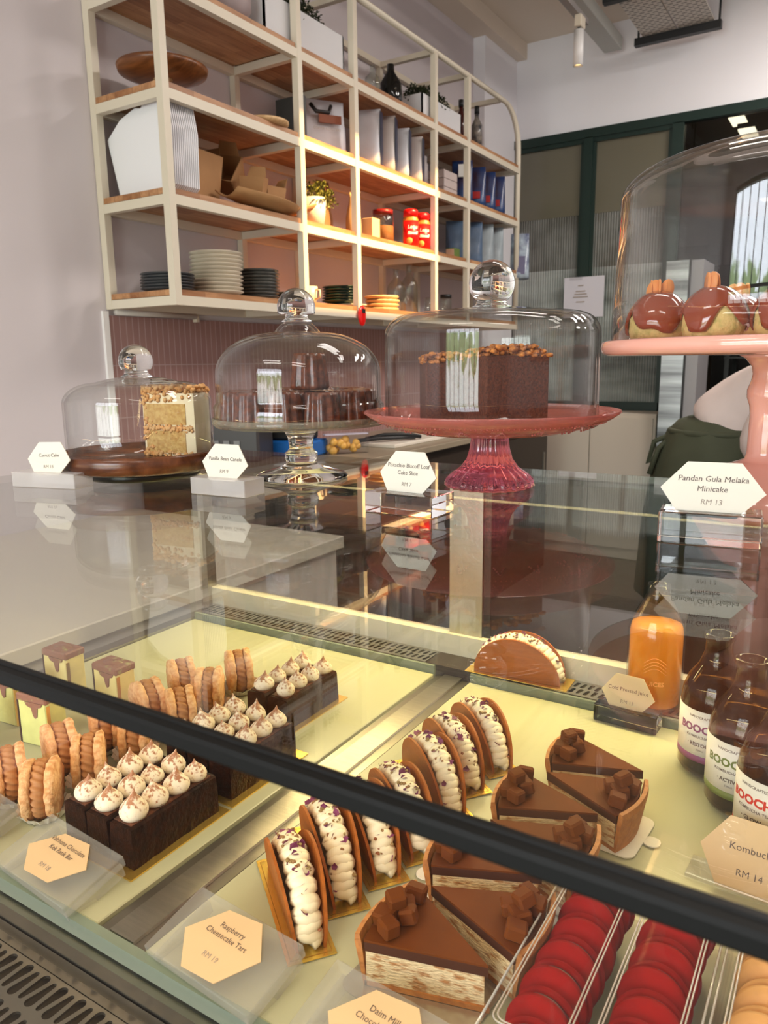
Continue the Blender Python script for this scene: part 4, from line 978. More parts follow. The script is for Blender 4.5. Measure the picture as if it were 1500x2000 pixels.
def minicake(loc, rz, label):
    t = thing('minicake', label, 'cake', loc, rz, 'glazed minicakes on the pink stand')
    MB().lathe([(0, 0), (.0245, 0), (.0264, .008), (.0258, .020), (.0195, .032), (.010, .0375), (0, .038)], 36).build('sponge', GREENSP, t)
    vs = []; fs = []; seg = 48; rows = 10
    for i in range(seg):
        a = 2 * PI * i / seg; drip = .014 + .010 * math.sin(3 * a + .5) + .006 * math.sin(5 * a + 1.3)
        for k in range(rows + 1):
            u = k / rows; zz = .0445 - u * (.031 + (drip - .014) * 1.0)
            zz = max(.006, zz); rr = .0292 * math.sqrt(max(0, 1 - ((zz - .010) / .0346) ** 2)) if zz > .010 else .0292
            if k == rows: rr -= .002
            vs.append((rr * math.cos(a), rr * math.sin(a), zz))
    for i in range(seg):
        j = (i + 1) % seg
        for k in range(rows): fs.append((i * 11 + k, i * 11 + k + 1, j * 11 + k + 1, j * 11 + k))
    fs.append(tuple(i * 11 for i in range(seg)))
    g = MB().add(vs, fs, None, True).build('caramel_glaze', GLAZE, t); md = g.modifiers.new('s', 'SOLIDIFY'); md.thickness = .0016; md.offset = 1
    b = MB()
    for k in range(5):
        T = Matrix.Translation((random.uniform(-.008, .008), random.uniform(-.008, .008), .047)) @ Matrix.Rotation(random.uniform(0, 6), 4, 'Z') @ Matrix.Rotation(random.uniform(-.5, .5), 4, 'Y')
        b.lathe([(0, 0), (.0065, 0), (.0065, .0014), (0, .0014)], 14, T @ Matrix.Rotation(PI / 2, 4, 'X') @ Matrix.Diagonal((1, 1.5, 1, 1)))
    b.build('almond_flakes', ALMOND, t)
ZP = GT + .1672
minicake((-.172, .775, ZP), 0.4, 'caramel-glazed minicake with almond flakes, leftmost on the pink stand')
minicake((-.118, .748, ZP), 1.9, 'caramel-glazed minicake in front, second on the pink stand')
minicake((-.115, .870, ZP), 3.4, 'caramel-glazed minicake at the back of the pink stand')
minicake((-.058, .742, ZP), 4.2, 'caramel-glazed minicake cut by the right photo edge')

# ================================================================== PRICE SIGNS
def hexa(w, h): return [(-w / 2, 0), (-w * .27, h / 2), (w * .27, h / 2), (w / 2, 0), (w * .27, -h / 2), (-w * .27, -h / 2)]
def hexsign(loc, rz, w, h, lines, price, label, basedims, lean=-12, block=ACRB, sizes=.0062, tiltz=0, font_shear=0, group=None, pm=None):
    t = thing('price_sign', label, 'sign', loc, rz, group)
    bw, bd, bh = basedims
    MB().box(-bw / 2, bw / 2, -bd / 2, bd / 2, 0.0003, bh, bev=.0008).build('acrylic_base', block, t)
    T = Matrix.Translation((0, -.002, bh + h / 2 - .0045)) @ Matrix.Rotation(math.radians(lean), 4, 'X') @ Matrix.Rotation(PI / 2, 4, 'X') @ Matrix.Rotation(tiltz, 4, 'Z')
    pol = [(-w * .5, .0), (-w * .25, h / 2), (w * .26, h / 2), (w * .5, -.002), (w * .24, -h / 2), (-w * .30, -h / 2)]
    o = MB().prism(pol, -.0006, .0006).build('card', mat('warm_lit_card', (.80, .57, .32), .6) if pm else (CARDJ if lean == -8 else CARD), t, T)
    y = h * .10 + (len(lines) - 1) * sizes * .6
    for i, s_ in enumerate(lines):
        text('lettering', s_, sizes, INK, o, Matrix.Translation((0, y - i * sizes * 1.25, .0009)), bold=0, shear=font_shear)
    text('price', price, sizes * .95, pm or INKL, o, Matrix.Translation((0, -h * .24, .0009)), bold=0, shear=font_shear)
    return t
hexsign((-.864, .582, GT), math.radians(13), .067, .042, ['Carrot Cake'], 'RM 16', 'white hexagonal price card reading Carrot Cake on an acrylic block', (.098, .034, .019), tiltz=.03, block=ACRW)
hexsign((-.622, .645, GT), math.radians(4), .068, .043, ['Vanilla Bean Canele'], 'RM 9', 'cream hexagonal price card reading Vanilla Bean Canele', (.080, .038, .020), block=ACRW)
hexsign((-.379, .652, GT), math.radians(-2), .067, .045, ['Pistachio Biscoff Loaf', 'Cake Slice'], 'RM 7', 'cream hexagonal price card reading Pistachio Biscoff Loaf Cake Slice', (.079, .045, .021), sizes=.0058)
hexsign((-.096, .660, GT), math.radians(7), .080, .0445, ['Pandan Gula Melaka', 'Minicake'], 'RM 13', 'large cream hexagonal price card reading Pandan Gula Melaka Minicake', (.078, .036, .026), sizes=.0066, font_shear=.12)
hexsign((-.211, .903, DK), math.radians(-3), .066, .046, ['Cold Pressed Juice'], 'RM 13', 'cream hexagonal price card reading Cold Pressed Juice before the orange bottle', (.078, .026, .022), lean=-8, sizes=.0066)
hexsign((-.042, .650, DK), math.radians(-4), .083, .060, ['Kombucha'], 'RM 14', 'cream hexagonal price card reading Kombucha below the bottles', (.100, .03, .005), lean=-22, block=G_ACR, sizes=.0085, pm=INK)
def flatsign(loc, rz, lines, price, label, tilt=14, w=.074, h=.060, size=.0062):
    t = thing('price_sign', label, 'sign', loc, rz); t.rotation_euler = (math.radians(tilt), 0, rz)
    MB().box(-.056, .056, -.030, .030, 0.0, .011, bev=.0008).build('acrylic_block', G_ACR, t)
    for sx in (-.05, .05): MB().box(sx - .002, sx + .002, -.028, .028, -.012, -.0002).build('foot', G_ACR, t)
    o = MB().prism([(-w * .5, -.004), (-w * .22, h * .40), (w * .22, h * .46), (w * .5, .004), (w * .24, -h * .42), (-w * .20, -h * .46)], 0, .0008).build('card', mat('warm_lit_card', (.80, .57, .32), .6), t, Matrix.Translation((0, 0, .0114)))
    for i, s_ in enumerate(lines): text('lettering', s_, size, INK, o, Matrix.Translation((0, .012 - i * size * 1.2, .0011)), bold=0)
    text('price', price, size * .95, INKL, o, Matrix.Translation((0, -.012, .0011)))
    return t
flatsign((-.567, .352, DK + .012), math.radians(-4), ['Valrhona Chocolate', 'Kek Batik Bar'], 'RM 18', 'tilted hexagonal card reading Valrhona Chocolate Kek Batik Bar', w=.078, h=.050)
flatsign((-.368, .352, DK + .012), math.radians(-4), ['Raspberry', 'Cheesecake Tart'], 'RM 19', 'tilted hexagonal card reading Raspberry Cheesecake Tart')
flatsign((-.228, .347, DK + .012), math.radians(-4), ['Daim Milk', 'Chocolate Tart'], 'RM 18', 'tilted hexagonal card reading Daim Milk at the bottom edge')
flatsign((-.722, .352, DK + .012), math.radians(-4), ['Butter', 'Cookie'], 'RM 12', 'tilted card barely visible at the left photo edge')

# ================================================================== PASTRIES ON THE DECK
def kiss_mesh():
    b = MB(); prof = [(0, 0), (.0105, 0), (.0122, .003), (.0125, .006), (.0112, .0095), (.0082, .013), (.0045, .0162), (.0018, .0195), (.0006, .023), (0, .0235)]
    b.lathe(prof, 28)
    for i, v in enumerate(b.v):
        k = max(0, v.z - .012) / .011; v.x += .0022 * k; v.y -= .001 * k
    return b
KM = None
def choc_bar(loc, n, label, w=.031, L=.107, h=.040):
    global KM
    t = thing('chocolate_bar_cake', label, 'cake', loc, 0, 'chocolate bar cakes with cream kisses')
    b = MB(); segs = 14; vs = []; fs = []; ring = 8
    # slightly uneven bar
    prof = [(-w / 2, 0), (w / 2, 0), (w / 2, h * .55), (w / 2 - .0008, h - .002), (w / 2 - .003, h), (-w / 2 + .003, h), (-w / 2 + .0008, h - .002), (-w / 2, h * .55)]
    for i in range(segs + 1):
        y = L * i / segs
        for (x, z) in prof: vs.append((x + random.uniform(-.0005, .0005), y + (random.uniform(-.0008, .0008)), z + (random.uniform(-.0006, .0006) if z > 0 else 0)))
    for i in range(segs):
        for k in range(8): j = (k + 1) % 8; fs.append((i * 8 + k, i * 8 + j, (i + 1) * 8 + j, (i + 1) * 8 + k))
    fs.append(tuple(range(7, -1, -1))); fs.append(tuple(segs * 8 + k for k in range(8)))
    b.add(vs, fs, None, False).build('cake_body', CHOC, t)
    MB().box(-w / 2 + .003, w / 2 - .004, .004, L - .004, h - .0005, h + .0008).build('cocoa_surface', CHOCTOP, t)
    for k in range(n):
        if KM is None: o = kiss_mesh().build('cream_kiss', KISS, t); KM = o
        else: o = KM.copy(); COL.objects.link(o); o.parent = t
        o.location = (random.uniform(-.0012, .0012), .016 + k * (L - .030) / (n - 1) + random.uniform(-.001, .001), h + .0006); o.rotation_euler = (random.uniform(-.1, .1), 0, random.uniform(0, 6)); s_ = random.uniform(.93, 1.07); o.scale = (s_, s_, s_ * random.uniform(.9, 1.1))
    return t
side = ['left', 'middle', 'right']
for k, x in enumerate((-.597, -.5645, -.532)):
    choc_bar((x - .001, .391, DK + .0017), 4, '%s of the three front chocolate bars topped with cream kisses' % side[k])
for k, x in enumerate((-.600, -.5675, -.535)):
    choc_bar((x, .520, DK + .0017), 4, '%s of the three chocolate bars in the middle row behind the rail' % side[k])
for k, x in enumerate((-.612, -.578)):
    choc_bar((x - .002, .668, DK + .0017), 4, '%s of the two chocolate bars at the back of the tray' % ('left', 'right')[k])
def board(name, x0, x1, y0, y1, label, m=GOLD, rz=0, z=DK):
    cx, cy_ = (x0 + x1) / 2, (y0 + y1) / 2; w, d = (x1 - x0) / 2, (y1 - y0) / 2
    o = MB().prism([(-w, -d), (w, -d), (w, d), (-w, d)], 0, .0014).build(name, m); o.location = (cx, cy_, z + .0002); o.rotation_euler = (0, 0, rz)
    b = MB(); e = .002; 
    return tag(o, label, 'cake card')
board('cake_card', -.617, -.509, .380, .506, 'gold card under the front chocolate bars')
board('cake_card', -.620, -.510, .511, .638, 'gold card under the middle chocolate bars')
board('cake_card', -.634, -.556, .660, .786, 'gold card under the rear chocolate bars')

# cookie sandwiches on edge in paper cups
def cookie_sandwich():
    t = thing('cookie_sandwich', '', 'cookie')
    Rc = .0300
    Tx = Matrix.Translation((0, 0, Rc)) @ Matrix.Rotation(PI / 2, 4, 'Y')
    for s_ in (-1, 1):
        b = MB(); z0 = s_ * .0115 - .0045
        n = 36; prof = [(0, z0), (Rc * .93, z0), (Rc, z0 + .002), (Rc, z0 + .007), (Rc * .94, z0 + .009), (0, z0 + .0095 + .001)]
        b.lathe(prof, n, Tx)
        for v in b.v:
            d = Vector((v.x, v.y, v.z - Rc)); q = 1 + random.uniform(-.05, .035); v.x += random.uniform(-.0007, .0007); v.y = d.y * q; v.z = Rc + d.z * q
            v.z = max(.0, v.z)
        b.build('biscuit', COOKIE, t)
    b = MB(); m = 40
    pts = []
    for i in range(m):
        a = 2 * PI * i / m
        for k, w in enumerate((-.0048, 0, .0048)):
            pass
    b.lathe([(0, -.0066), (.0250, -.0066), (.0276, -.004), (.0282, 0), (.0276, .004), (.0250, .0066), (0, .0066)], 120, Tx @ Matrix.Identity(4), flute=0)
    # twisted piping ridges
    vs = b.v
    for v in vs:
        d = Vector((0, v.y, v.z - Rc)); r_ = d.length
        if r_ > .02:
            a = math.atan2(d.y, d.z); q = 1 + .075 * math.cos(22 * a + v.x * 420); v.y = d.y * q; v.z = Rc + d.z * q
    b.build('coffee_cream', COFCREAM, t)
    vs = []; fs = []; n = 36
    for i in range(n):
        a = 2 * PI * i / n; rr = .019 * (1 + (.05 if i % 2 else -.05)); r2_ = .0275 * (1 + (.045 if i % 2 else -.045))
        vs.append((rr * math.cos(a) * .95, rr * math.sin(a), .0004)); vs.append((r2_ * math.cos(a) * .95, r2_ * math.sin(a), .011 + .002 * math.sin(5 * a)))
    for i in range(n): j = (i + 1) % n; fs.append((2 * i, 2 * j, 2 * j + 1, 2 * i + 1))
    fs.append(tuple(2 * i for i in range(n)))
    b = MB().add(vs, fs); o = b.build('paper_cup', mat('greaseproof_paper', (.72, .66, .56), .6), t)
    return t
cs = cookie_sandwich(); first = True
CP = [(-.668, .404, -.12, 'front right cookie sandwich with coffee cream, nearest the chocolate bars'), (-.723, .403, .18, 'front left cookie sandwich with coffee cream at the photo edge'),
      (-.672, .463, -.05, 'right cookie sandwich in the second row'), (-.724, .464, .25, 'left cookie sandwich in the second row'),
      (-.676, .527, -.1, 'right cookie sandwich in the third row under the rail'), (-.728, .525, .1, 'left cookie sandwich in the third row under the rail'),
      (-.676, .598, .05, 'right cookie sandwich in the fourth row just above the rail'), (-.730, .594, .3, 'left cookie sandwich in the fourth row just above the rail'),
      (-.690, .662, -.25, 'right cookie sandwich in the fifth row'), (-.745, .665, .1, 'left cookie sandwich in the fifth row'),
      (-.700, .728, 0, 'rearmost cookie sandwich standing alone')]
for i, (x, y, rz, lb) in enumerate(CP):
    if i == 0:
        cs.location = (x, y, DK + .0006); cs.rotation_euler = (0, 0, rz + math.radians(52)); cs['label'] = lb; cs['group'] = 'cookie sandwiches'
    else: dup(cs, (x, y, DK + .0006), rz + math.radians(52), lb, 'cookie sandwiches')

# cheesecake blocks
def cheesecake(loc, rz, m, h, label):
    h *= 1.14
    t = thing('cheesecake_block', label, 'cake', loc, rz, 'cheesecake blocks')
    w, d = .046, .030
    MB().box(-w / 2, w / 2, -d / 2, d / 2, 0, h, bev=.002).build('cake_body', m, t)
    b = MB(); b.box(-w / 2 - .0012, w / 2 + .0012, -d / 2 - .0012, d / 2 + .0012, h - .008, h + .002, bev=.0018)
    b.prism([(-.014, 0), (.014, 0), (.012, -.004), (.006, -.006), (.004, -.018), (.001, -.020), (-.002, -.016), (-.004, -.007), (-.011, -.005)], 0, .0012, Matrix.Translation((.004, -d / 2 - .0001, h - .007)) @ Matrix.Rotation(PI / 2, 4, 'X'))
    b.ball((0, 0, h + .001), .012, None, 12, 6, (1.4, .9, .22), .15)
    b.build('marbled_topping', MARBLE, t)
    MB().box(-w / 2 - .0014, -w / 2 - .0001, -d / 2, d / 2, .001, h).build('chocolate_side', CHOCDK, t)
    MB().box(w / 2 + .0001, w / 2 + .0009, -d / 2, -d / 2 + .005, .001, h * .85).build('gold_band', GOLD, t)
    return t
cheesecake((-.883, .585, DK + .0005), .05, CHEESE, .066, 'pale cheesecake block, rear left, with marbled brown top')
cheesecake((-.800, .600, DK + .0005), 0.0, CHEESE, .058, 'pale cheesecake block, rear right, with brown drip')
cheesecake((-.808, .500, DK + .0005), .15, CHEESEG, .056, 'greenish cheesecake block below the rail behind the cookies')
cheesecake((-.895, .515, DK + .0005), .1, CHEESEG, .056, 'greenish cheesecake block at the left photo edge under the rail')
cheesecake((-.868, .440, DK + .0005), .5, CHEESE, .050, 'cheesecake block cut by the left photo edge, nearest the front')

# taco-shaped tuile pastries on gold cards
def taco(R_=.056, th=.022):
    t = thing('cream_taco', '', 'pastry')
    for s_ in (-1, 1):
        n = 28; P_ = [(-R_, 0)] if False else []
        P_ = [(R_ * math.cos(PI * i / n) * (1 - .02 * 0), R_ * 1.0 * math.sin(PI * i / n)) for i in range(n + 1)]
        T = Matrix.Translation((0, s_ * th / 2, .0)) @ Matrix.Rotation(math.radians(-7 * s_), 4, 'X') @ Matrix.Rotation(PI / 2, 4, 'X')
        MB().prism(P_, -.0012, .0012, T).build('tuile_shell', TUILE, t)
    b = MB(); pts = []; rad = []; n = 150
    for i in range(n + 1):
        u = i / n; a = math.radians(4) + (PI - math.radians(8)) * u; rr = R_ * .90 + .0022 * math.cos(u * 2 * PI * 12 * 2)
        lat = .0064 * math.sin(u * 2 * PI * 12)
        pts.append((rr * math.cos(a), lat, rr * math.sin(a) * .97 + .001)); rad.append(.0066)
    b.tube(pts, rad, 10)
    # inner fill
    P_ = [(R_ * .84 * math.cos(PI * i / 20), R_ * .84 * math.sin(PI * i / 20)) for i in range(21)]
    b.prism(P_, -.008, .008, Matrix.Rotation(PI / 2, 4, 'X'))
    b.build('piped_cream', CREAM, t)
    for nm, m, N, sz in (('rose_petals', PETAL, 30, .0075), ('pistachio_crumbs', PISTA, 60, .0040)):
        b = MB()
        for _ in range(N):
            a = random.triangular(.2, PI - .2, PI * random.choice([.3, .5, .7])); q = R_ * .97 + random.uniform(0, .004)
            T = Matrix.Translation((q * math.cos(a), random.uniform(-.008, .008), q * math.sin(a))) @ Matrix.Rotation(random.uniform(0, 6), 4, 'Z') @ Matrix.Rotation(random.uniform(-1, 1), 4, 'X')
            s_ = sz * random.uniform(.6, 1.2)
            if nm == 'rose_petals': b.add([(-s_ / 2, 0, 0), (0, -s_ / 2, s_ * .2), (s_ / 2, 0, .0), (s_ * .3, s_ * .5, s_ * .25), (-s_ * .3, s_ * .5, s_ * .1)], [(0, 1, 2), (0, 2, 3, 4)], T)
            else: b.ball((0, 0, 0), s_ / 2, T, 6, 4, (1, .8, .6), .3)
        b.build(nm, m, t)
    return t
protos = [taco(), taco(), taco()]
# direction from near end to far end: (-.77,.64)
NE = [(-.322, .398, 0), (-.326, .4525, 0), (-.315, .499, .02), (-.303, .543, .03), (-.306, .612, .0), (-.309, .663, 0), (-.299, .716, 0.0)]
ordn = ['first', 'second', 'third', 'fourth', 'fifth', 'sixth', 'seventh']
ang = math.atan2(.62, -.785)
for k, (x, y, da) in enumerate(NE):
    a = ang + da; cx, cy_ = x + .056 * math.cos(a), y + .056 * math.sin(a)
    lb = '%s taco-shaped caramel pastry in the diagonal row, counted from the front' % ordn[k]
    if k < 3:
        t = protos[k]; t.location = (cx, cy_, DK + .0018); t.rotation_euler = (0, 0, a); t['label'] = lb; t['group'] = 'taco pastries in the diagonal row'
    else: dup(protos[k % 3], (cx, cy_, DK + .0018), a + (PI if k == 5 else 0), lb, 'taco pastries in the diagonal row')
    o = MB().prism([(-.066, -.0195), (.066, -.0195), (.066, .0195), (-.066, .0195)], 0, .0008).build('gold_card', GOLD)
    o.location = (cx - .002, cy_, DK + .0008 + .0001 * k); o.rotation_euler = (0, 0, a); tag(o, 'gold card under the %s taco-shaped pastry from the front' % ordn[k], 'cake card', 'gold cards under the tacos')
    MB().add([(-.062, -.0160, 0), (.062, -.0160, 0), (.062, .0160, 0), (-.062, .0160, 0), (-.0628, -.0168, 0), (.0628, -.0168, 0), (.0628, .0168, 0), (-.0628, .0168, 0)], [(0, 1, 5, 4), (1, 2, 6, 5), (2, 3, 7, 6), (3, 0, 4, 7)]).build('embossed_border', mat('gold_dark', (.45, .22, .03), .4, .6), o, Matrix.Translation((0, 0, .0009)))
t = dup(protos[0], (-.372, .944, RGZ + .0018), math.radians(182), 'taco-shaped pastry lying alone side-on at the back grille', 'taco pastries in the diagonal row'); t.scale = (1.12, 1.12, 1.05); del t['group']
o = MB().prism([(-.074, -.021), (.074, -.021), (.074, .021), (-.074, .021)], 0, .0009).build('gold_card', GOLD); o.location = (-.372, .944, RGZ + .0005); o.rotation_euler = (0, 0, math.radians(2)); tag(o, 'gold card under the lone taco pastry at the back', 'cake card')

# tart slices
def tart():
    t = thing('tart_slice', '', 'tart')
    R_, a, h = .097, math.radians(44), .040
    def wed(r0, r1, z0, z1, g=0, n=14):
        P_ = [((r0) * math.cos(-a / 2), r0 * math.sin(-a / 2))] if r0 > 0 else [(g * 1.5, 0)]
        P_ += [(r1 * math.cos(-a / 2 + a * i / n) , (r1) * math.sin(-a / 2 + a * i / n)) for i in range(n + 1)]
        if r0 > 0: P_ += [(r0 * math.cos(a / 2 - a * i / n), r0 * math.sin(a / 2 - a * i / n)) for i in range(n)]
        return MB().prism(P_, z0, z1)
    b = wed(0, R_ - .005, 0, .004); b.build('base_crust', CRUST, t)
    b = MB(); n = 18; vs = []; fs = []
    for i in range(n + 1):
        aa = -a / 2 + a * i / n
        for (r_, z_) in ((R_ - .007, 0), (R_ - .0005 - .004, 0), (R_ + .002, h * .9), (R_ + .0015, h + .0015), (R_ - .002, h + .002), (R_ - .0035, h * .85)):
            vs.append((r_ * math.cos(aa), r_ * math.sin(aa), z_))
    for i in range(n):
        for k in range(6): j = (k + 1) % 6; fs.append((i * 6 + k, i * 6 + j, i * 6 + 6 + j, i * 6 + 6 + k))
    fs.append(tuple(range(5, -1, -1))); fs.append(tuple(n * 6 + k for k in range(6)))
    b.add(vs, fs).build('outer_crust', CRUST, t)
    wed(0, R_ - .0065, .0042, .0285, .003).build('filling', FILL, t)
    wed(0, R_ - .0055, .0287, .0360, .001).build('chocolate_layer', CHOCDK, t)
    wed(0, R_ - .0050, .0361, .0378, .001).build('milk_chocolate_top', MILKCHOC, t)
    for k, (r_, aa, rz, sx, sy_, z_) in enumerate(((.082, -.25, .3, .013, .011, 0), (.078, -.05, .8, .012, .014, 0), (.083, .14, .1, .013, .012, 0), (.076, .27, 1.2, .011, .012, 0), (.068, .02, .5, .011, .010, 0), (.080, .03, 1.0, .012, .011, .010))):
        sx *= 1.2; sy_ *= 1.2; o = MB().box(-sx / 2, sx / 2, -sy_ / 2, sy_ / 2, 0, .012, bev=.0018).build('chocolate_chunk', MILKCHOC, t)
        o.location = (r_ * math.cos(aa), r_ * math.sin(aa), .0378 + z_); o.rotation_euler = (random.uniform(-.25, .25), random.uniform(-.25, .25), rz)
        o.location.z += .0012
    return t
tp = [tart(), tart()]
# tip position, pointing: crust left (pi) or right (0)
TS = [(-.180, .416, PI - .12, 'tart slice nearest the front, showing its white layered side'), (-.256, .468, 0.02, 'second tart slice from the front, crust facing right'),
      (-.182, .526, PI + .02, 'third tart slice from the front, crust facing left'), (-.252, .574, 0.0, 'fourth tart slice, partly under the black rail'),
      (-.168, .632, PI + .02, 'fifth tart slice from the front, crust left, above the rail'), (-.236, .678, -.08, 'sixth tart slice with crust facing right on a white card'),
      (-.150, .728, PI - .05, 'rearmost tart slice, crust to the left')]
for k, (x, y, rz, lb) in enumerate(TS):
    if k < 2: t = tp[k]; t.location = (x, y, DK + .0022); t.rotation_euler = (0, 0, rz); t['label'] = lb; t['group'] = 'chocolate tart slices'
    else: dup(tp[k % 2], (x, y, DK + .0022), rz, lb, 'chocolate tart slices')
    s_ = 1 if abs(rz) < 1 else -1
    if k in (0, 2, 3, 5):
        m = mat('silver_card', (.55, .50, .42), .25, .8) if k == 0 else mat('white_card', (.80, .76, .66), .5)
        pol = rounded(-.050, .050, -.040, .034, .010); pol2 = rounded(.048, .064, -.010, .006, .007)
        b = MB().prism(pol, 0, .0012); 
        if k: b.prism([(x_, y_) for x_, y_ in pol2], 0, .0011); b.prism([(-x_, y_) for x_, y_ in pol2], 0, .0011)
        o = b.build('cake_card', m); o.location = (x + s_ * .052, y, DK + .0006 + .0001 * k); o.rotation_euler = (0, 0, rz if s_ > 0 else rz - PI)
        tag(o, ['silver card under the front tart slice', '', 'white card under the third tart slice', 'white card under the fourth tart slice', '', 'white rounded card under the sixth tart slice'][k], 'cake card')

# macaron boxes
def macaron(shell, fil, name='macaron'):
    t = thing(name, '', 'macaron')
    r = .0235
    for s_ in (-1, 1):
        b = MB().lathe([(0, .0105 + .001), (r * .5, .0105), (r * .85, .0082), (r * .985, .0050), (r, .0032), (r * .96, .0030), (r * 1.0, .0015), (r * .92, .0008), (0, .0008)], 40, TR(rx=0) if s_ > 0 else TR(rx=PI))
        b.v = [Vector((v.x, v.y, v.z + s_ * .0022)) for v in b.v]
        b.build('shell', shell, t)
    MB().lathe([(0, -.0028), (r * .88, -.0028), (r * .92, 0), (r * .88, .0028), (0, .0028)], 36).build('filling', fil, t)
    return t
mr = macaron(REDMAC, REDFIL); mt_ = macaron(TANMAC, TANFIL, 'beige_macaron'); used = set()
def mac_col(proto, x, y0, n, lbf, group, pitch=.0262, z=DK + .0285, lean=74):
    for k in range(n):
        rot = (math.radians(lean + random.uniform(-4, 4)), random.uniform(-.08, .08), random.uniform(-.12, .12)); loc = (x + random.uniform(-.0015, .0015), y0 + k * pitch, z)
        lb = lbf % (ordn[k] if k < 7 else 'eighth')
        if proto.name in used: dup(proto, loc, 0, lb, group, rot)
        else: proto.location = loc; proto.rotation_euler = rot; proto['label'] = lb; proto['group'] = group; used.add(proto.name)
mac_col(mr, -.135, .372, 7, 'red macaron, %s from the front in the left column of the box', 'red macarons')
mac_col(mr, -.078, .378, 7, 'red macaron, %s from the front in the right column of the box', 'red macarons')
mac_col(mt_, -.012, .375, 7, 'beige macaron, %s from the front in the box at the right edge', 'beige macarons')
def macbox(x0, x1, y0, y1, cols, label, h=.052):
    t = thing('macaron_box', label, 'box')
    z = DK + .0008
    b = MB(); b.box(x0, x1, y0, y1, z, z + .002); w = .0012
    for a in cols:
        b.box(a[0], a[1], y0 + .003, y1 - .003, z + .002, z + .0045)
    b.build('tray_insert', G_PLASTIC, t)
    # lid: chamfered box shell with ridge loops
    vs = []; c = .006
    lev = [(0, z + .0022), (0, z + h - c), (c, z + h)]
    L = [[(x0 + d, y0 + d, zz), (x1 - d, y0 + d, zz), (x1 - d, y1 - d, zz), (x0 + d, y1 - d, zz)] for d, zz in lev]
    for l_ in L: vs += l_
    fs = []
    for k in range(2):
        for i in range(4): j = (i + 1) % 4; fs.append((k * 4 + i, k * 4 + j, k * 4 + 4 + j, k * 4 + 4 + i))
    fs.append((8, 9, 10, 11)); lid = MB().add(vs, fs).build('lid', G_PLASTIC, t)
    for a in cols:
        for g in (0.0, .0022):
            P_ = rounded(a[0] + .006 + g, a[1] - .006 - g, y0 + .014 + g, y1 - .014 - g, .006)
            pts = [(px, py, z + h + .0004) for px, py in P_]; pts.append(pts[0])
            MB().tube(pts, .0006, 6, caps=False).build('lid_ridge', mat('plastic_ridge', (.9, .86, .8), .1, spec=1, tr=.6), lid)
    b = MB()
    for (xa, ya) in ((x0, y0), (x1, y0)): b.tube([(xa, y0, z + h - c), (xa, y1, z + h - c)], .0009, 6)
    b.build('lid_edge', mat('plastic_ridge', (.9, .86, .8), .1, spec=1, tr=.6), lid)
    return t
macbox(-.166, -.047, .352, .560, [(-.164, -.107), (-.106, -.049)], 'clear plastic box of red macarons in two columns')
macbox(-.043, .075, .352, .560, [(-.041, .015), (.017, .073)], 'clear plastic box of beige macarons at the right edge')

# bottles
t = thing('juice_bottle', 'clear glass bottle of orange cold pressed juice', 'bottle', (-.191, .949, RGZ + .0005))
rb = .0345
MB().lathe([(0, .001), (rb * .9, .001), (rb, .006), (rb, .100), (rb * .92, .112), (rb * .6, .134), (rb * .42, .146), (.0135, .152), (.0135, .160), (.0110, .160), (.0110, .152), (rb * .38, .144), (rb * .56, .132), (rb * .87, .111), (rb - .002, .099), (rb - .002, .007), (rb * .86, .004), (0, .004)], 56).build('glass', G_CLEARB, t)
MB().lathe([(0, .0045), (rb * .85, .0045), (rb - .0024, .008), (rb - .0024, .099), (rb * .88, .1075), (0, .1078)], 56).build('juice', JUICE, t)
JE = mat('embossed_lines', (1, .46, .12), .3)
for k in range(4):
    pts = [(-.013 + .026 * i / 8, -rb - .0002 + .0025 * ((i - 4) / 4) ** 2, .066 - k * .0045 + .008 * math.sin(PI * i / 8)) for i in range(9)]
    MB().tube(pts, .0004, 5).build('embossed_curve', JE, t, Matrix.Rotation(.22, 4, 'Z'))
text('embossed_lettering', 'JUICES', .008, JE, t, Matrix.Rotation(.22, 4, 'Z') @ Matrix.Translation((0, -rb - .0004, .040)) @ Matrix.Rotation(PI / 2, 4, 'X'), cyl=rb + .0005, bold=.0002)
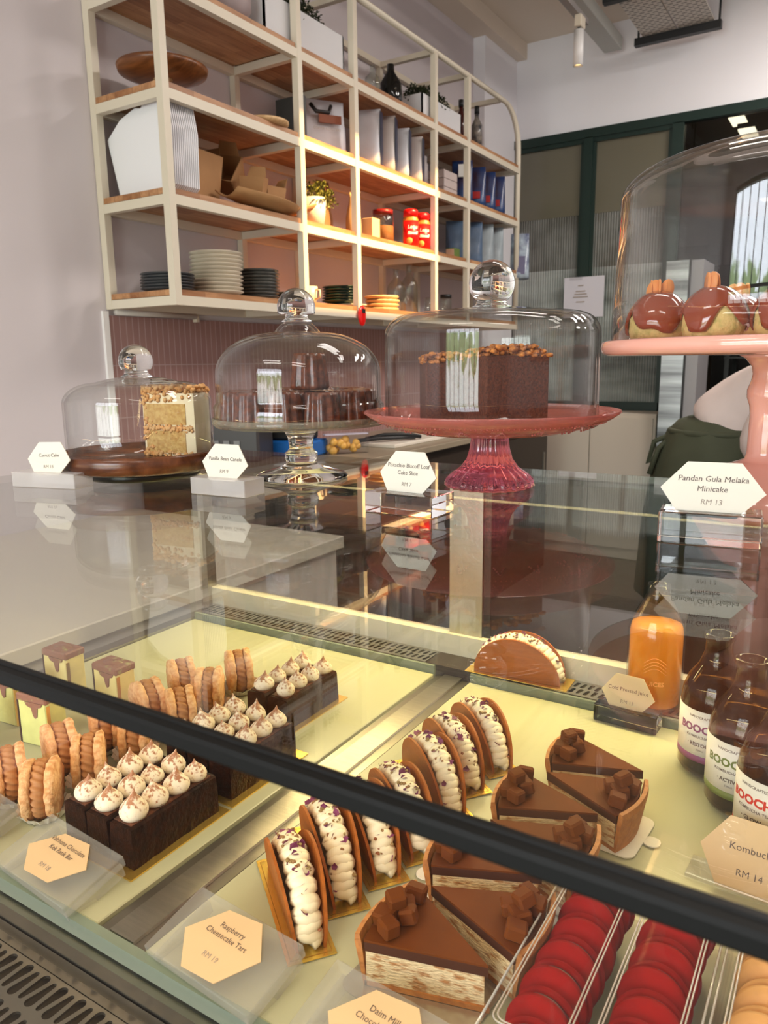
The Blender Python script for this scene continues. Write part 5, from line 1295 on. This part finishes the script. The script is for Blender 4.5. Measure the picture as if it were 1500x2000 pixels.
def kombucha(loc, label, colr, word, rz, bandname):
    t = thing('kombucha_bottle', label, 'bottle', loc, rz, 'kombucha bottles')
    r = .0350
    MB().lathe([(0, .001), (r * .88, .001), (r, .008), (r, .080), (r * .96, .094), (r * .82, .108), (r * .55, .122), (.0165, .130), (.0140, .138), (.0138, .150), (.0155, .152), (.0155, .158), (.0120, .158), (.0120, .138), (.0148, .129), (r * .50, .119), (r * .78, .105), (r * .91, .093), (r - .002, .080), (r - .002, .009), (r * .84, .0045), (0, .0045)], 56).build('glass', G_BOTTLE, t)
    MB().lathe([(0, .005), (r * .83, .005), (r - .0024, .010), (r - .0024, .080), (r * .90, .093), (r * .76, .105), (r * .60, .113), (0, .113)], 48).build('kombucha', mat('kombucha_' + bandname, {'restore': (.016, .008, .012), 'active': (.014, .010, .004), 'glow': (.10, .020, .004)}[bandname], .1), t)
    a0, a1 = -PI / 2 - 1.25, -PI / 2 + 1.25
    def patch(z0, z1, rr, m, nm): MB().lathe([(rr, z0), (rr + .0003, z0), (rr + .0003, z1), (rr, z1)], 40, close=True, a0=a0, a1=a1).build(nm, m, t)
    patch(.028, .079, r + .0003, LABW, 'label'); patch(.0205, .0280, r + .0003, colr, 'label_band')
    def tx(s_, sz, z_, bd, m=colr): text('lettering', s_, sz, m, t, Matrix.Translation((0, -r - .0008, z_)) @ Matrix.Rotation(PI / 2, 4, 'X'), cyl=r + .0008, bold=bd)
    tx('BOOCHA', .0118, .0585, .0005); tx('HANDCRAFTED', .0038, .0720, .00005, INK); tx('KOMBUCHA TEA', .0042, .0495, .00005, INK); tx('\u00b7 ' + word + ' \u00b7', .0056, .0405, .0002, INK); tx('330ml', .0032, .0345, 0, INK)
    return t
kombucha((-.104, .843, DK + .0006), 'kombucha bottle with purple label band, farthest of the three', mat('label_purple', (.24, .06, .16), .5), 'RESTORE', -.22, 'restore')
kombucha((-.066, .783, DK + .0006), 'kombucha bottle with green label band, between the other two', mat('label_green', (.16, .20, .05), .5), 'ACTIVE', -.26, 'active')
kombucha((-.031, .722, DK + .0006), 'kombucha bottle with red label band, nearest of the three', mat('label_red', (.62, .035, .02), .5), 'GLOW', -.50, 'glow')

# ================================================================== PERSON BENDING BEHIND THE STAND
SKIN = mat('skin', (.55, .30, .20), .55); SHIRT = mat('pale_pink_shirt', (.66, .56, .53), .8, var=.06, vscale=14); APRON = mat('dark_green_apron', (.055, .062, .035), .8, var=.1, vscale=20); HAIR = mat('black_hair', (.006, .005, .005), .35); TROU = mat('black_trousers', (.015, .015, .018), .8)
def skin_mesh(name, verts, edges, radii, m, parent, root=0, sub=2):
    me = bpy.data.meshes.new(name); me.from_pydata(verts, edges, []); o = bpy.data.objects.new(name, me); COL.objects.link(o); o.parent = parent
    md = o.modifiers.new('skin', 'SKIN'); md.use_smooth_shade = True
    if not me.skin_vertices: me.skin_vertices.new() if hasattr(me.skin_vertices, 'new') else None
    lay = me.skin_vertices[0].data
    for i, r_ in enumerate(radii): lay[i].radius = r_ if isinstance(r_, tuple) else (r_, r_); lay[i].use_root = (i == root)
    s_ = o.modifiers.new('sub', 'SUBSURF'); s_.levels = sub; s_.render_levels = sub
    me.materials.append(m); return o
PX, PYY = -.395, 2.85
H = thing('person', 'person in pale pink shirt and dark green apron bending forward behind the pink stand', 'person', (PX, PYY, 0))
# bends towards +X; hip height 0.98
v = [(0, 0, .95), (.04, 0, 1.02), (.13, 0, 1.10), (.26, 0, 1.18), (.34, 0, 1.22), (.42, -.01, 1.25), (.50, -.02, 1.22), (.55, -.02, 1.17),
     (.22, -.17, 1.16), (.12, -.235, 1.00), (.30, -.22, .90), (.36, -.20, .885), (.26, .17, 1.17), (.34, .22, 1.00), (.48, .18, .90), (.54, .16, .885),
     (-.01, -.09, .90), (.03, -.10, .48), (-.02, -.10, .08), (.10, -.10, .04), (-.01, .09, .90), (.03, .10, .48), (-.02, .10, .08), (.10, .10, .04)]
e = [(0, 1), (1, 2), (2, 3), (3, 4), (4, 5), (5, 6), (6, 7), (3, 8), (8, 9), (9, 10), (10, 11), (3, 12), (12, 13), (13, 14), (14, 15), (0, 16), (16, 17), (17, 18), (18, 19), (0, 20), (20, 21), (21, 22), (22, 23)]
r = [.13, .115, .12, .115, .055, .075, .10, .06, .055, .042, .028, .022, .055, .042, .028, .022, .09, .06, .045, .035, .09, .06, .045, .035]
skin_mesh('body', v, e, r, SKIN, H)
for sgn, base in ((-1, (.36, -.20, .885)), (1, (.54, .16, .885))):
    for k in range(5):
        o_ = Vector(base); dy = (k - 1.5) * .018; L = [.075, .08, .085, .075, .05][k]
        if k == 4: vv = [o_, o_ + Vector((.015, -sgn * .03, 0)), o_ + Vector((.04, -sgn * .045, -.01)), o_ + Vector((.055, -sgn * .045, -.03))]
        else: vv = [o_ + Vector((0, dy * .5, 0)), o_ + Vector((.05, dy, -.01)), o_ + Vector((.05 + L * .5, dy, -.025)), o_ + Vector((.05 + L * .8, dy, -.055))]
        skin_mesh('finger', vv, [(0, 1), (1, 2), (2, 3)], [.012, .010, .009, .008], SKIN, H, 0, 1)
sv = [(.0, 0, .98), (.04, 0, 1.03), (.13, 0, 1.105), (.26, 0, 1.185), (.32, 0, 1.21), (.22, -.175, 1.165), (.12, -.237, 1.005), (.20, -.232, .955), (.27, .175, 1.175), (.335, .225, 1.01), (.40, .21, .955)]
se = [(0, 1), (1, 2), (2, 3), (3, 4), (3, 5), (5, 6), (6, 7), (3, 8), (8, 9), (9, 10)]
skin_mesh('shirt', sv, se, [.170, .165, .160, .140, .08, .085, .075, .06, .085, .07, .06], SHIRT, H)
skin_mesh('trousers', [(0, 0, .95), (-.01, -.09, .90), (.03, -.10, .50), (-.02, -.10, .12), (-.01, .09, .90), (.03, .10, .50), (-.02, .10, .12)], [(0, 1), (1, 2), (2, 3), (0, 4), (4, 5), (5, 6)], [.08, .08, .08, .06, .08, .08, .06], TROU, H)
# apron: skirt shell round the hips and a waistband with a tied bow at the back (-X side)
b = MB(); b.lathe([(.245, .50), (.232, .75), (.205, .93), (.172, 1.025), (.140, 1.060), (.115, 1.070), (.110, 1.062), (.160, 1.015), (.195, .93), (.222, .75), (.235, .50)], 48, flute=11, famp=.018, close=True)
ap = b.build('apron', APRON, H, TR(.012, 0, 0))
MB().tube([(.165 * math.cos(a_), .165 * math.sin(a_), 1.075) for a_ in [2 * PI * i / 24 for i in range(25)]], .010, 8).build('waist_tie', APRON, H, TR(.012, 0, -.05))
b = MB()
for pts in ([(-.16, -.05, 1.05), (-.22, -.06, 1.02), (-.235, -.06, .95), (-.20, -.06, .97), (-.16, -.05, 1.04)], [(-.16, -.05, 1.05), (-.20, -.09, 1.00), (-.22, -.10, .92)], [(-.16, -.05, 1.05), (-.185, -.03, .98), (-.19, -.02, .90)]):
    b.tube(pts, .009, 6)
b.build('apron_bow', APRON, H, TR(.03, 0, -.03))
b = MB(); b.ball((.49, -.02, 1.235), .112, None, 24, 16, (1.05, .95, 1.0)); b.tube([(.50, -.02, 1.30), (.44, -.02, 1.33), (.40, -.05, 1.26), (.40, -.08, 1.16)], [.06, .06, .04, .012], 14)
b.build('hair', HAIR, H)
H.scale = (1.12, 1.12, 1.12)
for sy_ in (-.035, .035): MB().ball((.592, -.02 + sy_, 1.20), .010, None, 10, 8).build('eye', BLACKM, H)
MB().ball((.612, -.02, 1.175), .014, None, 10, 8, (1, .8, 1.3)).build('nose', SKIN, H)
MB().ball((.596, -.02, 1.135), .02, None, 10, 8, (.5, 1, .3)).build('mouth', mat('lips', (.4, .12, .1), .5), H)
